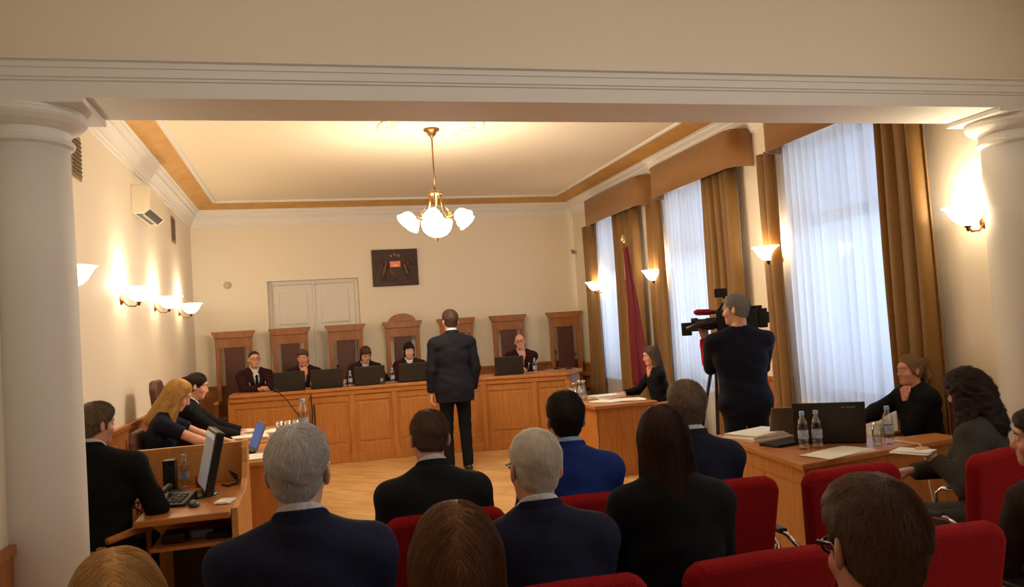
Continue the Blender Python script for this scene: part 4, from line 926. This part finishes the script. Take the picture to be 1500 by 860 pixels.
papers('paper_stack', 3.02, 4.98, .76, .42, .27, .04, .35, 'thick stack of papers at the far left of the nearest right table')
papers('paper_sheet', 3.02, 4.14, .76, .40, .21, .008, .3, 'white document lying at the near edge of the nearest right table')
papers('notebook', 2.98, 4.62, .76, .30, .16, .018, .3, 'dark closed notebook at the left edge of the nearest right table', 'notebook', blackm)
bottle(2.96, 4.38, .76, 'left bottle of the pair in front of the large dark laptop', .235)
bottle(3.045, 4.36, .76, 'right bottle of the pair in front of the large dark laptop', .235)
bottle(3.47, 4.24, .76, 'water bottle in front of the woman resting her chin', .235)
glass(3.41, 4.27, .76, 'drinking glass beside the bottle in front of the woman resting her chin', .13)
tag(obj('cable', MB().tube([(3.55, 4.3, .765), (3.56, 4.2, .765), (3.575, 4.105, .762), (3.585, 4.09, .72), (3.60, 4.08, .5), (3.64, 4.06, .2), (3.68, 4.05, .006)], .005, 6), mat('cream_cable', (226, 206, 170), .5), None, True), 'cream cable hanging from the nearest right table', 'cable')

# ------------------------------------------------------------------ red audience chairs
def red_chair():
    t = thing('red_chair', 'x', 'chair', (0, 0, 0), 0, 'red upholstered audience chairs')
    obj('seat', MB().prism([(-.22, -.22), (.22, -.22), (.235, .2), (.2, .235), (-.2, .235), (-.235, .2)], .385, .455), redfab, t, bevel=.03, segs=3)
    T = tr(0, -.235, .46) @ Matrix.Rotation(.13, 4, 'X')
    poly = [(-.195, 0), (.195, 0), (.235, .44), (.225, .475), (.19, .492), (0, .497), (-.19, .492), (-.225, .475), (-.235, .44)]
    obj('backrest', MB().prism(poly, -.035, .04, axis='y', T=T), redfab, t, bevel=.028, segs=4)
    obj('seat_frame', MB().tube([(-.2, -.2, .375), (.2, -.2, .375), (.2, .2, .375), (-.2, .2, .375)], .012, 8, closed=True), chrome, t, True)
    for sx in (-1, 1):
        obj('leg', MB().tube([(sx * .20, .2, .375), (sx * .25, .22, .36), (sx * .255, .23, .0)], .012, 8), chrome, t, True)
        obj('leg', MB().tube([(sx * .20, -.2, .375), (sx * .25, -.24, .35), (sx * .255, -.28, .0)], .012, 8), chrome, t, True)
        a = obj('armrest', MB().tube([(sx * .255, .22, .36), (sx * .262, .22, .64), (sx * .262, .18, .668), (sx * .262, -.18, .668), (sx * .255, -.24, .64), (sx * .22, -.26, .58)], .011, 8), chrome, t, True)
        obj('arm_pad', MB().box(sx * .262 - .022, sx * .262 + .022, -.16, .15, .672, .69), blackp, a, bevel=.008)
    return t
RC = [(.47, 3.30, 0, 'red chair of the young man in the charcoal suit, front row'), (.99, 3.30, 0, 'red chair of the dark-haired man in the bright blue suit'), (1.62, 3.25, 0, 'red chair of the grey-haired man in front of the press table'), (2.21, 3.24, 0, 'empty red chair between the press table and the young man with glasses'), (2.90, 3.20, 14, 'red chair of the woman with dark curly hair, far right'),
      (.03, 2.34, 0, 'red chair of the older grey-haired man in navy, second row'), (.62, 2.32, 0, 'red chair of the white-haired man with glasses, second row'), (1.20, 2.32, 0, 'red chair of the woman with long dark hair, second row'), (1.79, 2.31, 0, 'empty red chair in the second row, right behind the young man with glasses'), (2.47, 2.28, 0, 'red chair of the person cut off at the right edge'),
      ]
proto = red_chair()
for i, (x, y, r, lb) in enumerate(RC):
    o = proto if i == 0 else copy_tree(proto)
    o.location = (x, y, 0); o.rotation_euler = (0, 0, math.radians(r)); o['label'] = lb

# ------------------------------------------------------------------ fixtures on the walls
cr = thing('coat_of_arms', 'dark bronze relief coat of arms on the back wall', 'coat of arms', (1.395, YB, 2.70))
bronze = mat('dark_bronze', (64, 38, 26), .5, .35, noise=14, rgb2=(50, 30, 22)); copper = mat('copper', (196, 112, 78), .4, .5); tin = mat('pale_relief', (150, 112, 90), .45, .4)
RW, RH = .36, .29
obj('panel', MB().box(-RW, RW, -.04, 0, -RH, RH), bronze, cr, bevel=.006)
def rel(name, prims, m, vox=.005):
    V, Q = Field(prims, vox).mesh(); link(name, rawmesh(name, V, Q, [m]), cr)
yF = -.045; r_ = lambda a, b, ra, rb: rc((a[0], yF, a[1]), (b[0], yF, b[1]), ra, rb, .008)
shield = [(-.085, .10), (.085, .10), (.085, -.03), (.06, -.09), (0, -.125), (-.06, -.09), (-.085, -.03)]
obj('shield', MB().prism(shield, -.06, -.038, axis='y'), copper, cr, bevel=.006)
obj('shield_field', MB().prism([(-.08, .005), (.08, .005), (.08, -.03), (.055, -.085), (0, -.117), (-.055, -.085), (-.08, -.03)], -.066, -.058, axis='y'), bronze, cr, bevel=.003)
sun = [(.05 * math.cos(a), .01 + .05 * math.sin(a)) for a in np.linspace(0, PI, 14)]
obj('sun', MB().prism(sun, -.072, -.058, axis='y'), mat('bright_copper', (226, 150, 110), .4, .3), cr, bevel=.003)
for k in range(7):
    a = PI * (k + .5) / 7; obj('sun_ray', MB().prism([(.052 * math.cos(a - .08), .01 + .052 * math.sin(a - .08)), (.082 * math.cos(a), .01 + .082 * math.sin(a)), (.052 * math.cos(a + .08), .01 + .052 * math.sin(a + .08))], -.068, -.058, axis='y'), copper, cr)
for x, z in ((-.06, .185), (0, .205), (.06, .185)):
    pts = [((.026 if k % 2 == 0 else .011) * math.sin(PI * k / 5) + x, (.026 if k % 2 == 0 else .011) * math.cos(PI * k / 5) + z) for k in range(10)]
    obj('star', MB().prism(pts, -.055, -.038, axis='y'), tin, cr)
lion = [r_((-.15, .03), (-.19, -.10), .034, .036), r_((-.15, .04), (-.145, .10), .03, .028), r_((-.145, .10), (-.115, .11), .024, .014), r_((-.15, .03), (-.10, .05), .016, .012), r_((-.155, .0), (-.10, -.01), .016, .012), r_((-.19, -.10), (-.15, -.15), .024, .016), r_((-.15, -.15), (-.12, -.175), .014, .014), r_((-.20, -.10), (-.225, -.17), .022, .015), r_((-.225, -.17), (-.20, -.19), .014, .012), r_((-.215, -.07), (-.27, -.04), .010, .008), r_((-.27, -.04), (-.265, .05), .008, .008), r_((-.265, .05), (-.235, .07), .008, .014)]
griff = [r_((.15, .03), (.19, -.10), .034, .036), r_((.15, .04), (.145, .10), .028, .022), r_((.145, .10), (.11, .105), .018, .006), r_((.15, .03), (.10, .05), .014, .010), r_((.155, .0), (.10, -.01), .014, .010), r_((.19, -.10), (.15, -.15), .024, .016), r_((.15, -.15), (.12, -.175), .014, .012), r_((.20, -.10), (.225, -.17), .022, .015), r_((.225, -.17), (.20, -.19), .014, .012), r_((.17, .04), (.25, .14), .018, .014), r_((.18, .02), (.27, .09), .016, .012), r_((.185, .0), (.27, .03), .014, .010), r_((.25, .14), (.285, .06), .012, .010)]
relm = mat('worn_bronze', (112, 84, 66), .42, .5, noise=40, rgb2=(60, 40, 30))
rel('lion', lion, relm); rel('griffin', griff, relm)
rel('branch', sum([[r_((-.01 - .035 * k, -.185 - .012 * math.sin(k * .7)), (-.045 - .035 * k, -.19 - .012 * math.sin(k * .7 + .7)), .009, .009), r_((-.03 - .035 * k, -.185), (-.04 - .035 * k, -.155), .010, .006), r_((.01 + .035 * k, -.185 - .012 * math.sin(k * .7)), (.045 + .035 * k, -.19 - .012 * math.sin(k * .7 + .7)), .009, .009), r_((.03 + .035 * k, -.185), (.04 + .035 * k, -.155), .010, .006)] for k in range(5)], []), relm)
ac = thing('air_conditioner', 'white air conditioner high on the left wall', 'air conditioner', (XL, 8.45, 3.0))
obj('housing', MB().prism([(0, 0), (.10, 0), (.165, .05), (.175, .24), (.15, .28), (0, .28)], 0, .88, axis='y'), mat('off_white_plastic', (226, 214, 188), .5), ac, bevel=.008)
obj('louver', MB().prism([(.105, -.004), (.16, .04), (.155, .045), (.10, 0)], .08, .80, axis='y'), mat('louver_dark', (48, 40, 32), .6), ac)
obj('louver', MB().box(.03, .09, .08, .80, -.006, .0), mat('louver_dark', (48, 40, 32), .6), ac)
obj('louver_blade', MB().box(.095, .105, .06, .82, -.02, .004), mat('off_white_plastic', (226, 214, 188), .5), ac)
ventm = mat('vent_grille', (140, 118, 86), .6)
def wall_vent(y, z, label):
    t = thing('wall_vent', label, 'vent', (XL, y, z), 0, 'ventilation grilles on the left wall')
    obj('vent_frame', MB().box(0, .012, -.13, .13, -.17, .17), ventm, t, bevel=.003)
    for k in range(9): obj('slat', MB().box(.010, .022, -.11, .11, -.14 + .032 * k, -.128 + .032 * k), mat('slat_brown', (96, 78, 54), .6), t)
wall_vent(10.95, 3.17, 'brown ventilation grille right of the air conditioner'); wall_vent(6.5, 3.12, 'brown ventilation grille beside the left column')
tag(obj('smoke_detector', MB().lathe([(.055, 0), (.055, -.015), (.04, -.032), (.001, -.036)], n=24, T=Matrix.Translation((-1.13, YB, 2.54)) @ Matrix.Rotation(-PI / 2, 4, 'X')), mat('detector_grey', (200, 186, 158), .5), None, True), 'small round white detector on the back wall left of the double door', 'detector')
cc = thing('security_camera', 'small security camera high in the right back corner', 'camera', (XR - .05, YB, 2.86))
obj('bracket', MB().tube([(0, 0, 0), (0, -.05, .0), (0, -.07, -.02)], .012), greyp, cc, True); obj('camera_body', MB().lathe([(.001, -.03), (.03, -.028), (.035, 0), (.001, .03)], (0, -.08, -.03), 16), greyp, cc, True)
# flag on its pole
fg = thing('flag', 'dark red flag with a narrow white stripe with its brass-tipped pole before the farthest window', 'flag', (3.98, 9.45, 0))
obj('pole', MB().tube([(0, 0, .02), (0, 0, 2.64)], .014), mat('pole_wood', (150, 96, 50), .4), fg, True)
obj('finial', MB().lathe([(.016, 2.62), (.03, 2.65), (.034, 2.67), (.022, 2.70), (.006, 2.73), (.001, 2.74)], n=16), mat('bright_brass', (240, 220, 160), .25, .8), fg, True)
obj('stand', MB().lathe([(.20, 0), (.20, .03), (.05, .07), (.03, .12), (.018, .12)], n=24), darkwood, fg, True)
rows = 22; nn = 40; vs = []; mi = []
for r in range(rows):
    q = r / (rows - 1); z = 2.55 - 1.75 * q; wd = .03 + .11 * min(1, q * 1.2); dp = .03 + .07 * q
    for k in range(nn):
        a = 2 * PI * k / nn; rr = 1 + .22 * math.sin(5 * a + 2.5 * q) + .1 * math.sin(9 * a)
        vs.append((.02 + .06 * q + dp * rr * math.cos(a), -.03 - .10 * q + wd * rr * math.sin(a), z + .03 * math.sin(3 * a)))
fs = [(r * nn + k, r * nn + (k + 1) % nn, (r + 1) * nn + (k + 1) % nn, (r + 1) * nn + k) for r in range(rows - 1) for k in range(nn)]
mb = MB().add(vs, fs); mb.m = [1 if (17 <= (i % nn) <= 18 and i // nn < 5) else 0 for i in range(len(fs))]
obj('flag_cloth', mb, [flag_m, mat('flag_white', (220, 212, 206), .7)], fg, True)
tag(obj('hanging_cable', MB().tube([(.0, 10.70, .93), (.0, 10.66, .88), (.01, 10.655, .7), (.0, 10.66, .55), (.03, 10.655, .46), (.02, 10.66, .38), (.04, 10.655, .60), (.03, 10.66, .80)], .009, 6), blackm, None, True), 'black cable hanging down the front of the judges bench', 'cable')

# ------------------------------------------------------------------ video camera on its tripod
AX = math.radians(62); F_ = Vector((-math.sin(AX), math.cos(AX), 0)); R_ = Vector((math.cos(AX), math.sin(AX), 0))
vc = thing('video_camera', 'large black shoulder video camera aimed at the bench', 'video camera', tuple(Vector((3.29, 5.62, 1.56)) + R_ * .15), AX)
obj('camera_body', MB().box(-.055, .055, -.16, .16, -.07, .10).box(-.06, -.05, -.10, .10, -.04, .06), blackp, vc, bevel=.012)
obj('battery', MB().box(-.05, .05, -.235, -.165, -.055, .10).box(-.04, .04, -.25, -.235, -.02, .07).box(-.045, .045, -.20, -.12, .10, .125), blackm, vc, bevel=.008)
obj('lens', MB().lathe([(.04, .15), (.045, .18), (.05, .19), (.05, .24), (.044, .25), (.044, .30), (.055, .31), (.055, .36)], n=22, T=Matrix.Rotation(-PI / 2, 4, 'X')), blackm, vc)
obj('lens_hood', MB().box(-.075, .075, .36, .44, -.085, .02), blackm, vc, bevel=.006)
obj('top_handle', MB().tube([(0, -.12, .09), (0, -.10, .15), (0, .10, .155), (0, .14, .10)], .014), blackm, vc, True)
obj('viewfinder', MB().tube([(-.09, .16, .02), (-.10, .30, -.005), (-.10, .40, -.03)], [.035, .028, .016], 10), blackp, vc, True)
obj('shotgun_microphone', MB().tube([(.05, .04, .09), (.05, .22, .095)], .017, 12), blackm, vc, True)
obj('windscreen', MB().tube([(.05, .19, .094), (.05, .22, .096), (.05, .31, .10), (.05, .335, .10)], [.02, .026, .026, .012], 12), mat('crimson_foam', (150, 12, 46), .9), vc, True, label='red foam microphone windscreen')
obj('camera_light', MB().box(-.04, .04, .06, .16, .21, .28).tube([(0, .06, .15), (0, .06, .18), (0, .10, .22)], .012), blackm, vc, bevel=.006)
obj('shoulder_pad', MB().box(-.05, .05, -.14, .06, -.095, -.07), mat('foam', (30, 30, 32), .9), vc, bevel=.012)
tp = thing('tripod', 'black camera tripod standing beside the cameraman', 'tripod', (3.33, 6.08, 0))
obj('tripod_head', MB().lathe([(.03, 1.18), (.05, 1.20), (.05, 1.25), (.03, 1.28), (.03, 1.34), (.07, 1.35), (.07, 1.37)], n=16), blackm, tp)
for k in range(3):
    a = k * 2 * PI / 3 + 3.3; u = (math.cos(a), math.sin(a))
    lg = obj('leg', MB().tube([(.05 * u[0], .05 * u[1], 1.2), (.24 * u[0], .24 * u[1], .55)], .016, 8).tube([(.235 * u[0], .235 * u[1], .57), (.40 * u[0], .40 * u[1], .02)], .011, 8), blackp, tp, True)
    obj('foot', MB().lathe([(.018, 0), (.018, .03)], (.40 * u[0], .40 * u[1], 0), 10), blackm, lg)
# ------------------------------------------------------------------ the people of the photograph
NAVY, DARK, BLUE, BLACK, ROBE = (34, 38, 62), (30, 30, 36), (30, 52, 122), (20, 20, 22), (48, 16, 24)
# the judges
JB = dict(base=.15, vox=.009, hvox=.007, outfit='robe', col=ROBE, face=True, seat=.46)
person('judge in a dark red robe with spectacles and silver chain, hands folded on the bench', (-.74, 11.62, 1.53), 197, lean=4, hair='thin', hcol=(60, 44, 34), tie=(20, 18, 20), glasses=(30, 26, 24), chain=True, L=(-.58, 11.28, 1.03), R=(-.66, 11.25, 1.02), shirt=(228, 228, 230), skincol=(226, 170, 140), **JB)
person('judge in a dark robe resting his chin in his hand, second from left', (-.08, 11.62, 1.50), 176, lean=10, head=(0, -8, 0), hair='short', hcol=(104, 78, 56), L='chin', R=(-.22, 11.30, 1.03), tie=(20, 18, 20), skincol=(222, 158, 128), **JB)
person('woman judge with brown hair looking down behind her laptop', (.80, 11.62, 1.48), 185, lean=14, head=(5, -26, 0), hair='bob', fringe=True, hcol=(96, 58, 36), L=(.95, 11.30, 1.03), R=(.66, 11.30, 1.03), skincol=(226, 172, 146), **JB)
person('woman judge with a black fringe and white blouse front under the arched chair', (1.42, 11.60, 1.50), 180, lean=6, head=(0, -10, 0), hair='bob', fringe=True, hcol=(24, 18, 18), L=(1.56, 11.28, 1.03), R=(1.28, 11.28, 1.03), shirt=(240, 240, 240), skincol=(232, 184, 160), **JB)
person('bald judge with spectacles holding his hand to his chin, right of the standing man', (3.09, 11.60, 1.52), 166, lean=6, head=(0, 0, 4), hair='bald', hcol=(70, 54, 44), L='chin', R=(2.96, 11.22, 1.03), tie=(20, 18, 20), glasses=(40, 30, 26), chain=True, skincol=(226, 168, 138), **JB)
# the man standing before the bench
person('man in a black suit standing before the bench with his back turned', (1.62, 9.15, 1.87), 2, wide=1.1, sit=False, lean=-1, head=(4, -3, 0), col=(24, 25, 33), trouser=(18, 18, 22), hair='short', hcol=(88, 62, 44), hcol2=(48, 33, 24), L='side', R=(1.86, 9.22, .93), vox=.007, strand=2500, slen=.025, curl=(.5, .9))
# clerks on the left
person('blonde woman in a dark blue short-sleeved dress reading at the clerk table', (-1.00, 6.98, 1.36), -88, lean=18, head=(0, -30, 0), outfit='tshirt', col=(20, 24, 44), trouser=(20, 22, 36), hair='long', hcol=(236, 196, 122), hcol2=(190, 142, 74), L=(-.62, 7.16, .79), R=(-.60, 6.78, .79), face=True, strand=5000, slen=.10, hairlift=.008, skincol=(236, 184, 160), vox=.007,
       hair_extra=[rc((.07, .02, .02), (.10, .06, -.24), .024, .035, .03), rc((-.07, .02, .02), (-.09, .03, -.24), .024, .03, .03)])
person('dark-haired woman in a black jacket behind the blonde clerk', (-1.02, 8.02, 1.38), -84, lean=12, head=(0, -14, 0), col=(18, 18, 24), hair='bun', hcol=(48, 28, 24), L=(-.66, 8.2, .79), R=(-.64, 7.84, .79), face=True, vox=.008, skincol=(226, 172, 146), strand=1500, slen=.06, shirt=(225, 225, 228))
person('man in a black suit sitting at the computer desk beside the column', (-1.13, 4.74, 1.355), -12, lean=5, head=(-32, -6, 0), col=(17, 17, 19), hair='short', hcol=(160, 136, 110), hcol2=(90, 72, 56), L=(-1.02, 5.12, .72), R=(-.93, 4.92, .79), elbowR=(.7, -.5, -.7), vox=.007, strand=5000, slen=.035, srad=.001, wide=1.25, skincol=(216, 156, 128), face=True)
# people at the windows
person('cameraman in a navy jersey with a video camera on his shoulder', (3.28, 5.6, 1.775), -8, sit=False, lean=3, head=(46, -2, 2), outfit='sweater', col=(20, 22, 40), trouser=(24, 28, 44), hair='crew', hcol=(190, 186, 182), hcol2=(100, 96, 92), L=tuple(Vector((3.29, 5.62, 1.455)) + R_ * .13 + F_ * .26), R=(3.42, 5.80, 1.40), elbowL=(.1, .2, -1), elbowR=(.6, -.15, -1), sleeve=(-1, (178, 18, 26)), vox=.0065, strand=4000, slen=.02, srad=.001, wide=1.22, curl=(1.0, .9), face=True)
person('woman with shoulder-length brown hair resting her face on her hand before the flag', (3.80, 8.45, 1.31), 82, lean=8, head=(0, -8, 0), outfit='blouse', col=(18, 18, 24), hair='long', hcol=(124, 100, 80), hcol2=(66, 50, 40), L='chin', R=(3.50, 8.62, .79), face=True, vox=.007, strand=3000, slen=.08, skincol=(220, 158, 132))
person('woman with a reddish ponytail resting her chin on her hand beside the nearest window', (4.09, 4.72, 1.25), 84, lean=10, head=(0, 0, 0), outfit='coat', col=(17, 17, 20), shirt=(20, 20, 24), hair='tail', hcol=(216, 172, 124), hcol2=(92, 60, 40), L='chin', R=(3.68, 4.90, .79), face=True, vox=.006, strand=6000, slen=.06, srad=.0009, hairlift=.007, skincol=(226, 164, 136), elbowL=(-.1, .2, -.9))
# the audience
A = dict(vox=.006, hvox=.0045)
person('older grey-haired man in a navy suit, left in the second row', (-.045, 2.25, 1.385), 0, lean=2, head=(-12, 0, 0), col=NAVY, shirt=(226, 224, 232), hair='short', hcol=(250, 245, 240), hcol2=(186, 176, 168), strand=16000, slen=.034, srad=.0009, hairlift=.004, glasses=(60, 30, 30), wide=1.04, **A)
person('young man in a charcoal suit with short brown hair, head bowed, front row', (.455, 3.22, 1.305), 0, lean=10, head=(4, -20, 3), col=(30, 30, 33), shirt=(214, 214, 226), hair='crew', hcol=(130, 94, 68), hcol2=(72, 50, 37), strand=9000, slen=.022, srad=.0007, **A)
person('woman with long brown hair seen from behind, bottom centre', (.25, 1.50, 1.295), -4, lean=4, head=(-8, -4, 0), outfit='blouse', col=(34, 28, 32), hair='long', hcol=(150, 102, 64), hcol2=(78, 48, 29), strand=16000, slen=.14, srad=.0006, hairlift=.006, part=.01, hs=1.0, **A)
person('white-haired man with glasses in a navy suit, second row', (.635, 2.27, 1.315), 0, lean=5, head=(5, -4, 4), col=(30, 34, 56), shirt=(226, 224, 230), hair='crew', hcol=(255, 248, 234), hcol2=(226, 210, 188), strand=16000, slen=.026, srad=.0009, hairlift=.004, glasses=(40, 24, 24), wide=1.05, skincol=(222, 160, 138), **A)
person('dark-haired man in a bright blue suit, front row', (1.04, 3.22, 1.33), -6, lean=3, head=(-2, 0, 0), col=BLUE, shirt=(170, 190, 226), hair='short', hcol=(58, 42, 32), hcol2=(28, 20, 16), strand=9000, slen=.03, srad=.0008, **A)
person('woman in black with very long dark brown hair, second row', (1.135, 2.48, 1.325), -10, lean=4, head=(-10, 0, -3), outfit='coat', col=(19, 19, 21), shirt=(20, 20, 20), hair='long', hcol=(86, 50, 36), hcol2=(40, 23, 18), strand=14000, slen=.14, srad=.0007, hairlift=.006, wide=.86,
       hair_extra=[rc((.06, -.05, -.18), (.13, -.06, -.36), .045, .02, .03), rc((0, -.08, -.2), (.03, -.10, -.33), .06, .03, .03)], **A)
person('grey-brown-haired man in a dark navy suit, front row beside the press table', (1.585, 3.18, 1.335), -6, lean=3, head=(2, -2, 0), col=(28, 31, 48), shirt=(214, 214, 222), hair='short', hcol=(176, 152, 128), hcol2=(94, 78, 64), strand=9000, slen=.03, srad=.0008, **A)
person('young man with dark-rimmed glasses and brown hair, nearest on the right', (.96, 1.22, 1.305), -10, lean=6, head=(2, -12, 8), outfit='sweater', col=(40, 34, 34), hair='short', hcol=(136, 100, 74), hcol2=(66, 46, 34), strand=26000, slen=.035, srad=.0005, glasses=(22, 20, 22), gthick=1.7, hs=.99, hair_extra=[el((0, .022, .094), (.066, .078, .048), .03, clips=[((0, .085, .07), (0, .8, -.6), .03)])], vox=.006, hvox=.004, skincol=(206, 146, 118))
person('woman with dark curly hair in a grey jacket writing on a pad, far right', (3.10, 3.22, 1.27), 34, lean=6, head=(-12, -8, 0), outfit='coat', col=(66, 62, 58), shirt=(200, 200, 200), trouser=(78, 74, 68), hair='curly', hcol=(78, 56, 46), hcol2=(36, 26, 22), strand=9000, slen=.05, srad=.0009, hairlift=.015, R=(2.90, 3.42, .78), L=(2.86, 3.20, .88), glasses=(60, 50, 46), elbowL=(-.4, -.6, -.4), vox=.006)
person('person with brown hair cut off at the right edge of the photo', (2.44, 2.22, 1.17), 10, lean=4, head=(34, 0, 0), outfit='sweater', col=(52, 36, 36), hair='short', hcol=(110, 84, 66), hcol2=(56, 40, 30), strand=7000, slen=.03, srad=.0008, skincol=(226, 168, 144), face=True, **A)
person('blonde head at the bottom left in front of the column', (-.36, 1.60, 1.262), 4, lean=4, head=(6, -6, 0), outfit='blouse', col=(60, 50, 48), hair='long', hcol=(236, 190, 122), hcol2=(168, 116, 62), strand=14000, slen=.12, srad=.0006, part=.0, hairlift=.005, hs=1.02, **A)
papers('note_pad', 2.80, 3.26, .905, .12, .17, .012, .5, 'white note pad in the hands of the woman with curly hair')
for i, (x, y, lb) in enumerate(((.25, 1.44, 'red chair of the long-haired woman at the bottom centre'), (.92, 1.14, 'red chair of the young man with glasses nearest on the right'), (-.36, 1.54, 'red chair of the blonde at the bottom left'))):
    o = copy_tree(proto); o.location = (x, y + .02, 0); o.rotation_euler = (0, 0, 0); o['label'] = lb
